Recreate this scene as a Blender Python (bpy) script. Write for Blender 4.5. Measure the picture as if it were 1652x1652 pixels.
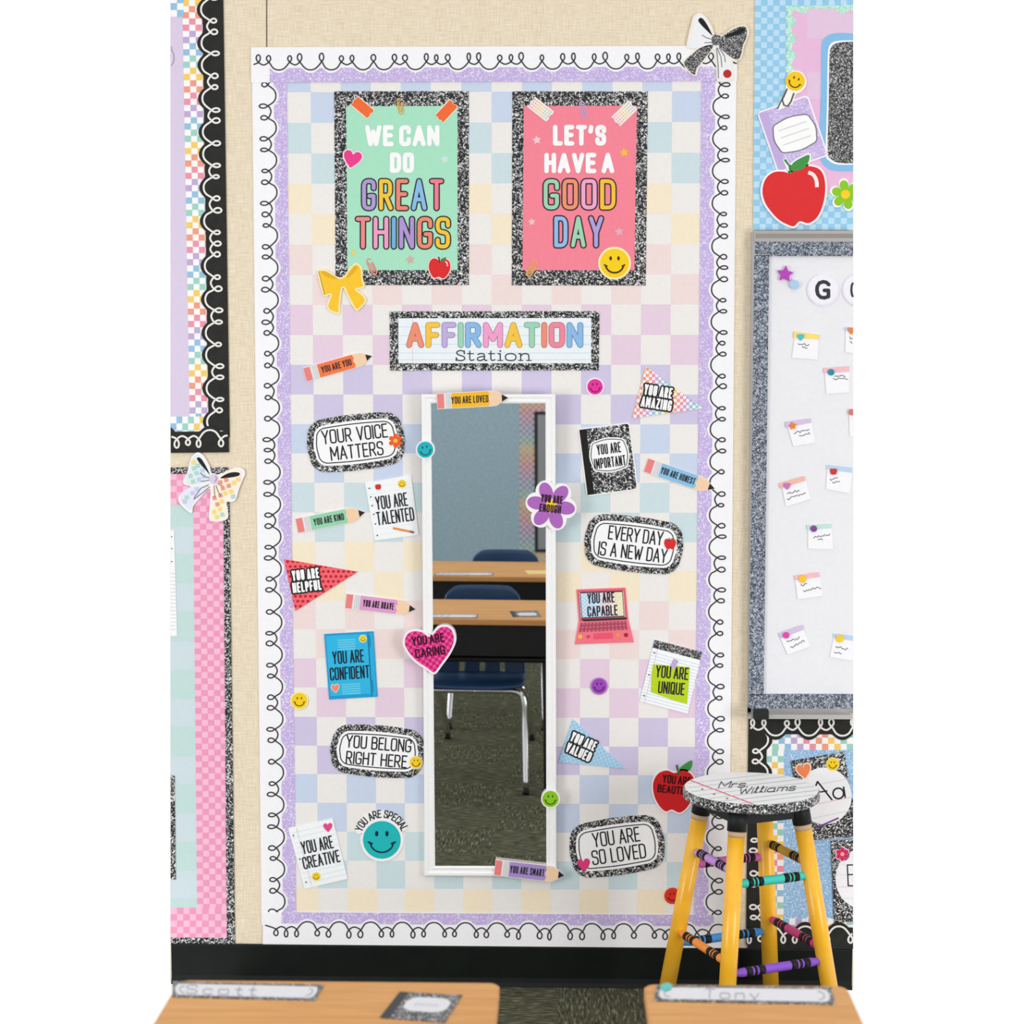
import bpy, bmesh, math, random
from mathutils import Vector as V, Matrix
random.seed(7)
SC = bpy.context.scene
COL = SC.collection
for o in list(bpy.data.objects): bpy.data.objects.remove(o)

# ------------------------------------------------------------------ camera
FPX = 2900.0
CAM = V((0, -4.61, 1.6715))
PITCH, YAW = math.radians(5.18), math.radians(-1.491)
FWD = V((math.sin(YAW)*math.cos(PITCH), math.cos(YAW)*math.cos(PITCH), -math.sin(PITCH)))
RGT = V((math.cos(YAW), -math.sin(YAW), 0))
UPV = RGT.cross(FWD)
cd = bpy.data.cameras.new('camera'); cam = bpy.data.objects.new('camera', cd); COL.objects.link(cam)
cd.sensor_width = 36; cd.lens = FPX*36/1652; cd.clip_start = .05
cam.matrix_world = Matrix(((RGT.x, UPV.x, -FWD.x, CAM.x), (RGT.y, UPV.y, -FWD.y, CAM.y), (RGT.z, UPV.z, -FWD.z, CAM.z), (0, 0, 0, 1)))
cd.dof.use_dof = True; cd.dof.focus_distance = 4.62; cd.dof.aperture_fstop = 5.0
SC.camera = cam
# ------------------------------------------------------------------ light
w = bpy.data.worlds.new('world'); SC.world = w; w.use_nodes = True
bg = w.node_tree.nodes['Background']; bg.inputs[0].default_value = (1, 1, 1, 1); bg.inputs[1].default_value = 1.0
def panel_light(name, loc, size, power, tgt):
    l = bpy.data.lights.new(name, 'AREA'); l.shape = 'RECTANGLE'; l.size, l.size_y = size; l.energy = power
    o = bpy.data.objects.new(name, l); COL.objects.link(o); o.location = loc
    o.rotation_euler = (V(tgt)-V(loc)).to_track_quat('-Z', 'Y').to_euler()
panel_light('side_fill_light', (-2.9, -2.9, .95), (1.5, 1.7), 57, (-.1, 0, .1))  # added area light to brighten the wall evenly; no window stands here
panel_light('side_fill_light', (2.8, -2.9, .95), (1.5, 1.7), 57, (-.1, 0, .1))  # matching added fill from the right, no window behind it
SC.view_settings.view_transform = 'Standard'; SC.view_settings.look = 'None'
SC.view_settings.exposure = 0.0; SC.view_settings.gamma = 1.0; SC.view_settings.use_curve_mapping = False

# ------------------------------------------------------------------ materials
def lin(c):
    return tuple((v/255/12.92 if v/255 <= .04045 else ((v/255+.055)/1.055)**2.4) for v in c[:3])+(1,)
MATS = {}
def base_mat(name, rough=.6, spec=.25):
    m = bpy.data.materials.new(name); m.use_nodes = True
    b = m.node_tree.nodes['Principled BSDF']; b.inputs['Roughness'].default_value = rough
    b.inputs['Specular IOR Level'].default_value = spec
    return m, m.node_tree.nodes, m.node_tree.links, b
def noise_ramp(name, scale, stops, detail=2.0, rough=.6, spec=.25, interp='LINEAR', stretch=(1, 1, 1), rot=(0, 0, 0), bump=0, dist=0):
    m, N, L, b = base_mat(name, rough, spec)
    tc = N.new('ShaderNodeTexCoord'); mp = N.new('ShaderNodeMapping'); mp.inputs['Scale'].default_value = stretch; mp.inputs['Rotation'].default_value = rot
    nz = N.new('ShaderNodeTexNoise'); nz.inputs['Scale'].default_value = scale; nz.inputs['Detail'].default_value = detail; nz.inputs['Distortion'].default_value = dist
    rp = N.new('ShaderNodeValToRGB'); rp.color_ramp.interpolation = interp
    el = rp.color_ramp.elements
    while len(el) < len(stops): el.new(.5)
    for e, (p, c) in zip(el, stops): e.position = p; e.color = lin(c)
    L.new(tc.outputs['Object'], mp.inputs[0]); L.new(mp.outputs[0], nz.inputs['Vector']); L.new(nz.outputs[0], rp.inputs[0]); L.new(rp.outputs[0], b.inputs['Base Color'])
    if bump:
        bp = N.new('ShaderNodeBump'); bp.inputs['Strength'].default_value = bump; bp.inputs['Distance'].default_value = .002
        L.new(nz.outputs[0], bp.inputs['Height']); L.new(bp.outputs[0], b.inputs['Normal'])
    return m
def weave(name, cols, s1=400):
    m, N, L, b = base_mat(name, .85, .1)
    tc = N.new('ShaderNodeTexCoord'); outs = []
    for st in ((1, 1, .07), (.07, 1, 1)):
        mp = N.new('ShaderNodeMapping'); mp.inputs['Scale'].default_value = st
        nz = N.new('ShaderNodeTexNoise'); nz.inputs['Scale'].default_value = s1; nz.inputs['Detail'].default_value = 3
        L.new(tc.outputs['Object'], mp.inputs[0]); L.new(mp.outputs[0], nz.inputs['Vector']); outs.append(nz.outputs[0])
    ad = N.new('ShaderNodeMath'); ad.operation = 'ADD'; L.new(outs[0], ad.inputs[0]); L.new(outs[1], ad.inputs[1])
    hf = N.new('ShaderNodeMath'); hf.operation = 'MULTIPLY'; hf.inputs[1].default_value = .5; L.new(ad.outputs[0], hf.inputs[0])
    rp = N.new('ShaderNodeValToRGB'); el = rp.color_ramp.elements
    el[0].position, el[1].position = .38, .66; el[0].color = lin(cols[0]); el[1].color = lin(cols[1])
    L.new(hf.outputs[0], rp.inputs[0]); L.new(rp.outputs[0], b.inputs['Base Color'])
    return m
def wood(name, a, c, ax=(1.2, 14, 14)):
    return noise_ramp(name, 4, [(.3, a), (.7, c)], 5, .5, .15, stretch=ax, dist=.4)
def carpet():
    """Basket-weave carpet: blocks of streaks running one way, then the other."""
    m, N, L, b = base_mat('olive_basketweave_carpet', .95, .03)
    tc = N.new('ShaderNodeTexCoord'); cols = []
    for st in ((1, .16, 1), (.16, 1, 1)):
        mp = N.new('ShaderNodeMapping'); mp.inputs['Scale'].default_value = st
        nz = N.new('ShaderNodeTexNoise'); nz.inputs['Scale'].default_value = 150; nz.inputs['Detail'].default_value = 3
        rp = N.new('ShaderNodeValToRGB'); el = rp.color_ramp.elements
        stops = [(.33, (46, 50, 42)), (.45, (86, 82, 62)), (.53, (68, 78, 68)), (.66, (130, 120, 94))]
        while len(el) < 4: el.new(.5)
        for e, (p, c) in zip(el, stops): e.position = p; e.color = lin(c)
        L.new(tc.outputs['Object'], mp.inputs[0]); L.new(mp.outputs[0], nz.inputs['Vector']); L.new(nz.outputs[0], rp.inputs[0]); cols.append(rp.outputs[0])
    ck = N.new('ShaderNodeTexChecker'); ck.inputs['Scale'].default_value = 3.6; L.new(tc.outputs['Object'], ck.inputs['Vector'])
    for k in (0, 1): L.new(cols[k], ck.inputs[k+1])
    L.new(ck.outputs[0], b.inputs['Base Color']); return m
SPECIAL = {
 'wall': lambda: weave('beige_linen_wall', ((223, 207, 178), (247, 234, 212))),
 'marble': lambda: noise_ramp('composition_marble', 215, [(0, (30, 30, 32)), (.53, (38, 38, 40)), (.60, (236, 236, 236))], 1.5, .5, dist=1.2),
 'marble_blue': lambda: noise_ramp('blue_grey_marble', 240, [(0, (46, 52, 66)), (.47, (74, 82, 98)), (.60, (190, 196, 208))], 1.5, .45, dist=1.2),
 'marble_fine': lambda: noise_ramp('fine_marble', 330, [(0, (40, 40, 42)), (.52, (56, 56, 58)), (.64, (220, 220, 220))], 1.5, .5, dist=1),
 'lilac_glitter': lambda: noise_ramp('lilac_glitter', 300, [(0, (186, 164, 220)), (.53, (200, 180, 230)), (.64, (240, 232, 250))], 2, .5, dist=.6),
 'blue_glitter': lambda: noise_ramp('blue_glitter', 300, [(0, (128, 172, 222)), (.52, (146, 190, 232)), (.64, (226, 240, 252))], 2, .5, dist=.6),
 'mint_glitter': lambda: noise_ramp('mint_glitter', 300, [(0, (150, 214, 190)), (.5, (174, 228, 206)), (.64, (238, 252, 246))], 2, .5, dist=.6),
 'teal_glitter': lambda: noise_ramp('teal_glitter', 130, [(0, (152, 182, 200)), (.5, (174, 204, 220)), (.7, (226, 242, 250))], 3, .5),
 'carpet': lambda: carpet(),
 'desk_wood': lambda: wood('maple_laminate', (204, 146, 86), (218, 164, 104)),
 'desk_edge': lambda: wood('maple_edge_band', (196, 138, 82), (210, 154, 96)),
 'black_board': lambda: noise_ramp('black_card', 40, [(.3, (30, 31, 29)), (.7, (38, 39, 37))], 2, .6),
 'baseboard': lambda: noise_ramp('black_rubber_cove', 20, [(.3, (6, 12, 9)), (.7, (11, 18, 14))], 2, .5),
 'yellow_paint': lambda: noise_ramp('pencil_yellow_paint', 20, [(.3, (250, 182, 40)), (.7, (255, 194, 54))], 2, .28, .5),
}
def chrome():
    m, N, L, b = base_mat('chrome', .16, .5); b.inputs['Metallic'].default_value = 1; b.inputs['Base Color'].default_value = (.78, .78, .8, 1); return m
def alu():
    m, N, L, b = base_mat('brushed_aluminium', .38, .5); b.inputs['Metallic'].default_value = .7; b.inputs['Base Color'].default_value = lin((190, 188, 186)); return m
def mirror_mat():
    m, N, L, b = base_mat('mirror_glass', .0, .5); b.inputs['Metallic'].default_value = 1; b.inputs['Base Color'].default_value = (.86, .88, .87, 1); return m
def navy():
    m, N, L, b = base_mat('navy_plastic', .38, .45); b.inputs['Base Color'].default_value = lin((34, 66, 104)); return m
SPECIAL.update(chrome=chrome, alu=alu, mirror=mirror_mat, navy=navy)
def M(c):
    if c in MATS: return MATS[c]
    if isinstance(c, str): MATS[c] = SPECIAL[c](); return MATS[c]
    d = tuple(max(0, v-1) for v in c); e = tuple(min(255, v+1) for v in c)
    MATS[c] = noise_ramp('ink_%02x%02x%02x' % c, 90, [(.35, d), (.65, e)], 1, .55)
    return MATS[c]
WHITE = (246, 245, 246); INK = (36, 36, 40); BLACK = (24, 25, 24)

# ------------------------------------------------------------------ object helpers
ORI = {}
def tag(o, label=None, cat=None, group=None, kind=None):
    if label: o['label'] = label
    if cat: o['category'] = cat
    if group: o['group'] = group
    if kind: o['kind'] = kind
    return o
def link(name, verts, faces, cols, parent=None, origin=None, smooth=False):
    """faces index lists, cols one key per face (or one key)."""
    if origin is None: origin = ORI[parent.name] if parent else V((0, 0, 0))
    if not isinstance(cols, list): cols = [cols]*len(faces)
    keys = []
    for c in cols:
        if c not in keys: keys.append(c)
    me = bpy.data.meshes.new(name)
    me.from_pydata([tuple(v-origin) for v in verts], [], faces)
    for k in keys: me.materials.append(M(k))
    for p, c in zip(me.polygons, cols):
        p.material_index = keys.index(c); p.use_smooth = smooth
    me.update()
    o = bpy.data.objects.new(name, me); COL.objects.link(o)
    if parent: o.parent = parent
    else: o.location = origin
    ORI[o.name] = origin
    return o
def empty(name, loc, label, cat, group=None):
    o = bpy.data.objects.new(name, None); COL.objects.link(o); o.location = loc; o.empty_display_size = .05
    ORI[o.name] = V(loc); return tag(o, label, cat, group)
class Plane:
    def __init__(s, p, n): s.p, s.n = V(p), V(n).normalized()
    def hit(s, x, y, off=0):
        d = FWD*FPX+RGT*(x-826)+UPV*(826-y)
        return CAM+d*((s.p+s.n*off-CAM).dot(s.n)/d.dot(s.n))
WALL = Plane((0, 0, 0), (0, -1, 0))
def area(p): return sum(a[0]*b[1]-b[0]*a[1] for a, b in zip(p, p[1:]+p[:1]))/2
def orient(p):  # photo y points down: make it run so that its face looks at the room
    return p if area(p) < 0 else p[::-1]
def sheet(name, label, cat, pts, col, off=.004, back=.0013, group=None, pl=WALL, side=None, parent=None):
    """A die-cut sheet with real thickness lying on plane pl."""
    pts = orient(list(pts)); n = len(pts)
    f = [pl.hit(x, y, off) for x, y in pts]; b = [v-pl.n*(off-back) for v in f]
    o = sum(b, V((0, 0, 0)))/n
    faces = [list(range(n)), list(range(2*n-1, n-1, -1))]+[[i, n+i, n+(i+1) % n, (i+1) % n] for i in range(n)]
    ob = link(name, f+b, faces, [col]+[side or col]*(n+1), parent, None if parent else o)
    if label: tag(ob, label, cat, group)
    ORI[ob.name+'#off'] = off; ORI[ob.name+'#pl'] = pl
    return ob
def ink(root, name, items, col=None, lay=1, parent=None, label=None):
    """Printed layer on a sheet: items = list of outlines (with col) or (outline, colour)."""
    pl = ORI[root.name+'#pl']; off = ORI[root.name+'#off']+.00035*lay
    vs, fs, cs = [], [], []
    for k, it in enumerate(items):
        p, c = (it, col) if col is not None else it
        p = orient(list(p)); e = off+(k*11 % 29)*9e-6     # strokes overlap: keep each a hair above the last
        fs.append(list(range(len(vs), len(vs)+len(p)))); vs += [pl.hit(x, y, e) for x, y in p]; cs.append(c)
    o = link(name, vs, fs, cs, parent or root, ORI[root.name])
    if label: o['label'] = label
    return o

# ------------------------------------------------------------------ 2-D drawing (photo pixels)
def fr(cx, cy, rot=0, s=1, sy=None):
    c, q = math.cos(math.radians(rot)), math.sin(math.radians(rot)); sy = sy or s
    return lambda pts: [(cx+x*s*c-y*sy*q, cy-(x*s*q+y*sy*c)) for x, y in pts]
def quad(tl, tr, br, bl):   # maps unit square (0..1, y down) to a photo quad
    return lambda pts: [((1-v)*((1-u)*tl[0]+u*tr[0])+v*((1-u)*bl[0]+u*br[0]), (1-v)*((1-u)*tl[1]+u*tr[1])+v*((1-u)*bl[1]+u*br[1])) for u, v in pts]
def box(x0, y0, x1, y1): return [(x0, y0), (x1, y0), (x1, y1), (x0, y1)]
def ell(rx, ry=None, n=32, cx=0, cy=0):
    ry = ry or rx; return [(cx+rx*math.cos(6.28318*i/n), cy+ry*math.sin(6.28318*i/n)) for i in range(n)]
def cat(p, closed=True, n=6):
    out = []; N = len(p)
    for i in range(N if closed else N-1):
        g = (lambda k: p[k % N]) if closed else (lambda k: p[min(max(k, 0), N-1)])
        a, b, c, d = g(i-1), g(i), g(i+1), g(i+2)
        for k in range(n):
            t = k/n
            out.append(tuple(.5*(2*b[j]+(c[j]-a[j])*t+(2*a[j]-5*b[j]+4*c[j]-d[j])*t*t+(3*b[j]-a[j]-3*c[j]+d[j])*t**3) for j in (0, 1)))
    if not closed: out.append(p[-1])
    return out
def inset(p, d):
    if area(p) > 0: p = p[::-1]
    out = []; n = len(p)
    for i in range(n):
        a, b, c = p[i-1], p[i], p[(i+1) % n]
        n1 = (-(b[1]-a[1]), b[0]-a[0]); n2 = (-(c[1]-b[1]), c[0]-b[0])
        l1, l2 = math.hypot(*n1) or 1, math.hypot(*n2) or 1
        n1 = (n1[0]/l1, n1[1]/l1); n2 = (n2[0]/l2, n2[1]/l2)
        m = (n1[0]+n2[0], n1[1]+n2[1]); k = max(.35, (1+n1[0]*n2[0]+n1[1]*n2[1]))
        out.append((b[0]-m[0]/k*d, b[1]-m[1]/k*d))
    return out
def rr(wd, ht, r, bulge=0, n=7):
    a, b = wd/2, ht/2; pts = []
    for cx, cy, a0 in ((a-r, b-r, 0), (-a+r, b-r, 90), (-a+r, -b+r, 180), (a-r, -b+r, 270)):
        pts += [(cx+r*math.cos(math.radians(a0+90*i/n)), cy+r*math.sin(math.radians(a0+90*i/n))) for i in range(n+1)]
        if bulge:
            q = pts[-1]; nx = {0: (-a+r, b), 90: (-a, -b+r), 180: (a-r, -b), 270: (a, b-r)}[a0]
            for i in range(1, 6):
                t = i/6; k = bulge*math.sin(math.pi*t); x = q[0]+(nx[0]-q[0])*t; y = q[1]+(nx[1]-q[1])*t
                d = {0: (0, 1), 90: (-1, 0), 180: (0, -1), 270: (1, 0)}[a0]; pts.append((x+d[0]*k, y+d[1]*k))
    return pts
def line(pts, wd, closed=False, caps=True):
    """Stroke in photo pixels: smooth runs are mitred strips; discs only at the ends and at sharp corners."""
    P = [p for i, p in enumerate(pts) if i == 0 or math.hypot(p[0]-pts[i-1][0], p[1]-pts[i-1][1]) > 1e-4]
    if closed: P.append(P[0])
    disc = lambda q: [(q[0]+wd/2*math.cos(.5236*i), q[1]+wd/2*math.sin(.5236*i)) for i in range(12)]
    if len(P) < 2: return [disc(P[0])]
    runs, cur, corners = [], [P[0]], []
    for i in range(1, len(P)):
        cur.append(P[i])
        if i < len(P)-1:
            a = math.atan2(P[i][1]-P[i-1][1], P[i][0]-P[i-1][0]); b = math.atan2(P[i+1][1]-P[i][1], P[i+1][0]-P[i][0])
            if abs((b-a+math.pi) % (2*math.pi)-math.pi) > .75: runs.append(cur); cur = [P[i]]; corners.append(P[i])
    runs.append(cur); out = []
    for r_ in runs: out += strip(r_, wd)
    shut = math.hypot(P[0][0]-P[-1][0], P[0][1]-P[-1][1]) < .01
    return out+[disc(q) for q in corners]+([disc(P[0])]+([] if shut else [disc(P[-1])]) if caps else [])
def strip(pts, wd):
    """Smooth stroke: one quad strip."""
    L, R = [], []; h = wd/2
    for i, b in enumerate(pts):
        a, c = pts[max(i-1, 0)], pts[min(i+1, len(pts)-1)]; l = math.hypot(c[0]-a[0], c[1]-a[1]) or 1
        nx, ny = -(c[1]-a[1])/l*h, (c[0]-a[0])/l*h
        L.append((b[0]+nx, b[1]+ny)); R.append((b[0]-nx, b[1]-ny))
    return [[L[i], L[i+1], R[i+1], R[i]] for i in range(len(pts)-1)]
def ring(pts, wd): return strip(list(pts)+[pts[0], pts[1]], wd)
r = .2
GL = {'A': (.52, [[(0, 0), (.26, 1), (.52, 0)], [(.1, .32), (.42, .32)]]),
 'B': (.45, [[(0, .5), (0, 1), (.42, 1, r), (.42, .53, r), (0, .53)], [(0, .53), (.45, .53, r), (.45, 0, r), (0, 0), (0, .55)]]),
 'C': (.44, [[(.44, .72), (.44, 1, r), (0, 1, r), (0, 0, r), (.44, 0, r), (.44, .28)]]),
 'D': (.46, [[(0, .5), (0, 1), (.46, 1, .27), (.46, 0, .27), (0, 0), (0, .5)]]),
 'E': (.38, [[(.38, 1), (0, 1), (0, 0), (.38, 0)], [(0, .52), (.33, .52)]]),
 'F': (.38, [[(.38, 1), (0, 1), (0, 0)], [(0, .5), (.33, .5)]]),
 'G': (.46, [[(.46, .74), (.46, 1, r), (0, 1, r), (0, 0, r), (.46, 0, r), (.46, .45), (.26, .45)]]),
 'H': (.46, [[(0, 0), (0, 1)], [(.46, 0), (.46, 1)], [(0, .52), (.46, .52)]]),
 'I': (.0, [[(0, 0), (0, 1)]]),
 'K': (.45, [[(0, 0), (0, 1)], [(.43, 1), (0, .42)], [(.14, .6), (.45, 0)]]),
 'L': (.36, [[(0, 1), (0, 0), (.36, 0)]]),
 'M': (.6, [[(0, 0), (0, 1), (.3, .3), (.6, 1), (.6, 0)]]),
 'N': (.46, [[(0, 0), (0, 1), (.46, 0), (.46, 1)]]),
 'O': (.46, [[(.23, 1), (0, 1, r), (0, 0, r), (.46, 0, r), (.46, 1, r), (.23, 1)]]),
 'P': (.44, [[(0, 0), (0, 1), (.44, 1, r), (.44, .44, r), (0, .44)]]),
 'Q': (.48, [[(.23, 1), (0, 1, r), (0, 0, r), (.46, 0, r), (.46, 1, r), (.23, 1)], [(.28, .22), (.5, -.04)]]),
 'R': (.46, [[(0, 0), (0, 1), (.43, 1, r), (.43, .46, r), (0, .46)], [(.22, .46), (.46, 0)]]),
 'S': (.44, [[(.44, .76), (.44, 1, r), (0, 1, r), (0, .54, r), (.44, .5, r), (.44, 0, r), (0, 0, r), (0, .24)]]),
 'T': (.44, [[(0, 1), (.44, 1)], [(.22, 1), (.22, 0)]]),
 'U': (.46, [[(0, 1), (0, 0, r), (.46, 0, r), (.46, 1)]]),
 'V': (.5, [[(0, 1), (.25, 0), (.5, 1)]]), 'W': (.7, [[(0, 1), (.18, 0), (.35, .75), (.52, 0), (.7, 1)]]),
 'Y': (.5, [[(0, 1), (.25, .45), (.5, 1)], [(.25, .45), (.25, 0)]]),
 'Z': (.42, [[(0, 1), (.42, 1), (0, 0), (.42, 0)]]), "'": (.06, [[(.04, 1), (.0, .74)]]), '.': (.05, [[(0, 0), (.05, .0), (.05, .05)]]),
 # small letters
 'a': (.5, [[(.44, .3), (.44, .6, .2), (0, .6, .22), (0, 0, .22), (.44, 0, .2), (.44, .3)], [(.44, .62), (.44, 0), (.5, 0)]]),
 'c': (.4, [[(.4, .45), (.4, .6, .18), (0, .6, .22), (0, 0, .22), (.4, 0, .18), (.4, .12)]]),
 'o': (.46, [[(.23, .6), (0, .6, .22), (0, 0, .22), (.46, 0, .22), (.46, .6, .22), (.23, .6)]]),
 't': (.32, [[(.14, .95), (.14, 0, .1), (.32, .02)], [(0, .6), (.3, .6)]]),
 'n': (.42, [[(0, 0), (0, .6)], [(0, .35), (0, .6, .2), (.42, .6, .2), (.42, 0)]]),
 'y': (.42, [[(0, .6), (.2, .05)], [(.42, .6), (.1, -.3)]]), 'i': (.0, [[(0, 0), (0, .6)], [(0, .82), (.01, .84)]]),
 'l': (.2, [[(0, .05), (.16, .8), (.1, 1), (.04, .8), (.1, .05), (.2, .1)]]),
 'm': (.6, [[(0, 0), (0, .6)], [(0, .35), (0, .6, .14), (.3, .6, .14), (.3, 0)], [(.3, .35), (.3, .6, .14), (.6, .6, .14), (.6, 0)]]),
 'r': (.3, [[(0, 0), (0, .6)], [(0, .35), (.06, .6, .12), (.3, .58)]]),
 's': (.36, [[(.36, .5), (.34, .6, .14), (0, .6, .14), (0, .32, .12), (.36, .3, .12), (.36, 0, .14), (0, 0, .14), (0, .1)]]),
}
def rnd(st, n=5):
    out = []
    for i, p in enumerate(st):
        if len(p) < 3 or i in (0, len(st)-1): out.append(p[:2]); continue
        a, c = st[i-1], st[i+1]; q = p[2]
        def toward(t):
            l = math.hypot(t[0]-p[0], t[1]-p[1]); k = min(q, l*.5)
            return (p[0]+(t[0]-p[0])/l*k, p[1]+(t[1]-p[1])/l*k)
        s, e = toward(a), toward(c)
        for k in range(n+1):
            t = k/n; out.append(((1-t)**2*s[0]+2*t*(1-t)*p[0]+t*t*e[0], (1-t)**2*s[1]+2*t*(1-t)*p[1]+t*t*e[1]))
    return out
def letters(s, f, x0, x1, y0, h, sw, gap=.2, gpx=None):
    """List of (char, outlines) fitted between x0 and x1 of frame f; y0 is the baseline (y up).
    gpx: clear distance between neighbouring strokes; chosen by itself when gap would let them touch."""
    W = sum(GL[c][0] for c in s if c != ' '); ng = sum(1 for a, b in zip(s, s[1:]) if a != ' ' and b != ' '); ns = s.count(' ')
    tot = W+ng*gap+ns*(.34+gap); k = (x1-x0-sw)/tot if tot > 0 else h; step = gap*k; space = (.34+gap)*k
    if gpx is not None or step < sw+.9:
        step = sw+(.9 if gpx is None else gpx); space = step+max(2.0, h*.18); k = (x1-x0-sw-ng*step-ns*space)/W if W else h
    out = []; x = 0; hh = h-sw; prev = None
    for ch in s:
        if ch == ' ': x += space; prev = None; continue
        if prev: x += step
        polys = []
        for st in GL[ch][1]: polys += line(f([(x0+sw/2+x+a*k, y0+sw/2+b*hh) for a, b in rnd(st)]), sw)
        out.append((ch, polys)); x += GL[ch][0]*k; prev = ch
    return out
def text(*a, **k): return [p for ch, ps in letters(*a, **k) for p in ps]
def heart(): return cat([(0, .55), (.25, .88), (.6, .95), (.92, .7), (.95, .25), (.7, -.25), (.3, -.7), (0, -.98), (-.3, -.7), (-.7, -.25), (-.95, .25), (-.92, .7), (-.6, .95), (-.25, .88)], n=4)
def apple():
    h = [(.22, .74), (.55, .84), (.88, .62), (1, .15), (.9, -.35), (.62, -.82), (.36, -.97), (.14, -.88)]
    return cat([(0, .6)]+h+[(0, -.84)]+[(-x, y) for x, y in h[::-1]], n=4)
def star(k=.45): return [((1 if i % 2 == 0 else k)*math.sin(i*math.pi/5), (1 if i % 2 == 0 else k)*math.cos(i*math.pi/5)) for i in range(10)]
def flower(n=6, a=.42, k=120):
    return [((1-a+a*abs(math.cos(n*t/2))**.6)*math.sin(t), (1-a+a*abs(math.cos(n*t/2))**.6)*math.cos(t)) for t in [6.28318*i/k for i in range(k)]]
def leafs(): return cat([(0, 0), (.1, .35), (.5, .6), (.95, .75), (.85, .3), (.5, .02)], n=4)
RAINBOW = [(150, 196, 226), (158, 214, 200), (248, 208, 104), (242, 160, 132), (240, 150, 172), (196, 172, 216)]
PALE = [(232, 240, 248), (232, 246, 240), (255, 248, 226), (254, 240, 232), (254, 236, 242), (244, 238, 250)]
def checks(q, nx, ny, colf):
    out = []
    for i in range(nx):
        for j in range(ny):
            c = colf(i, j)
            if c: out.append((q([(i/nx, j/ny), ((i+1)/nx, j/ny), ((i+1)/nx, (j+1)/ny), (i/nx, (j+1)/ny)]), c))
    return out
def clipped(poly, cells):
    """Cells cut to the outline poly (each convex cell clips the outline)."""
    out = []
    for cell, c in cells:
        q = cell if area(cell) > 0 else cell[::-1]; p = list(poly)
        for a, b in zip(q, q[1:]+q[:1]):
            sd = lambda v: (b[0]-a[0])*(v[1]-a[1])-(b[1]-a[1])*(v[0]-a[0]); n = []
            for u, v in zip(p, p[1:]+p[:1]):
                du, dv = sd(u), sd(v)
                if du >= 0: n.append(u)
                if (du >= 0) != (dv >= 0): t = du/(du-dv); n.append((u[0]+(v[0]-u[0])*t, u[1]+(v[1]-u[1])*t))
            p = n
            if len(p) < 3: break
        if len(p) > 2 and abs(area(p)) > .3: out.append((p, c))
    return out

# ------------------------------------------------------------------ scalloped border strips
def curl_path(L, pitch, seed, bigdip, loop):
    rg = random.Random(seed); u = rg.uniform(-.3, .1)*pitch; P = [(u, -bigdip*.5)]; cl = []
    while u < L+pitch*.5:
        k = rg.choices((1, 2, 3), (.12, .74, .14))[0]; gap = pitch*.34; c0 = u+pitch*.33
        for i in range(k):
            x = c0+i*gap+rg.uniform(-1, 1); h = loop*rg.uniform(.8, 1.15); wd = loop*rg.uniform(.42, .62)
            P += [(x-.2*wd, -.06*h), (x+wd*.45, h*.42), (x+wd*.38, h*.85), (x, h), (x-wd*.42, h*.8), (x-wd*.42, h*.4), (x+.25*wd, -.06*h)]
            if i < k-1: P.append((x+gap/2, -bigdip*.32))
        cl.append((c0-2, c0+(k-1)*gap+2)); u = c0+(k-1)*gap+pitch*.33
        P += [(u-pitch*.2, -bigdip*.66), (u-pitch*.1, -bigdip*.93), (u, -bigdip), (u+pitch*.1, -bigdip*.93), (u+pitch*.2, -bigdip*.66)]
    return P, cl
def border(name, label, a, b, side, vout, vin, seed, paper, line_col, lw, band=None, cat_='border', group=None, pitch=52, off=.0024, back=.0012, dip=12, loop=13, margin=5, ends=(0, 0), trim=(0, 0)):
    """Strip from a to b (photo pixels along the curl's crossing level); side=+1/-1 picks the outer side."""
    L = math.hypot(b[0]-a[0], b[1]-a[1]); t = ((b[0]-a[0])/L, (b[1]-a[1])/L); n = (t[1]*side, -t[0]*side)
    f = lambda pts: [(a[0]+t[0]*u+n[0]*v, a[1]+t[1]*u+n[1]*v) for u, v in pts]
    P, cl = curl_path(L, pitch, seed, dip, loop)
    edge = []; us = [0]; 
    for k in range(int(L/2.5)+1):
        u = k*2.5; v = None
        for (c0, c1), (d0, d1) in zip([(-pitch*.7, -pitch*.36)]+cl, cl+[(cl[-1][1]+pitch, cl[-1][1]+pitch)]):
            if c0 <= u <= c1: v = -dip*.32-margin
            elif c1 < u < d0: v = -margin-dip*.32-dip*.68*math.sin(math.pi*(u-c1)/(d0-c1))**.8
        edge.append((u, v if v is not None else -margin-dip*.6))
    if edge[-1][0] < L-.5: edge.append((L, edge[-1][1]))
    if band is None:
        o = sheet(name, label, cat_, f([(0, vout), (L, vout)]+edge[::-1]), paper, off, back, group)
    else:
        o = sheet(name, label, cat_, f([(0, vout), (L, vout), (L, vin), (0, vin)]), paper, off, back, group)
        lo = [(u, vin) for u, v in edge]
        ink(o, 'glitter_band', [f([edge[i], edge[i+1], lo[i+1], lo[i]]) for i in range(len(edge)-1) if trim[0] <= edge[i][0] and edge[i+1][0] <= L-trim[1]], band)
    cp = [q for q in cat(P, False, 5) if 0-ends[0] <= q[0] <= L+ends[1]]
    ink(o, 'curl_line', strip(f(cp), lw), line_col, 2)
    return o

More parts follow.
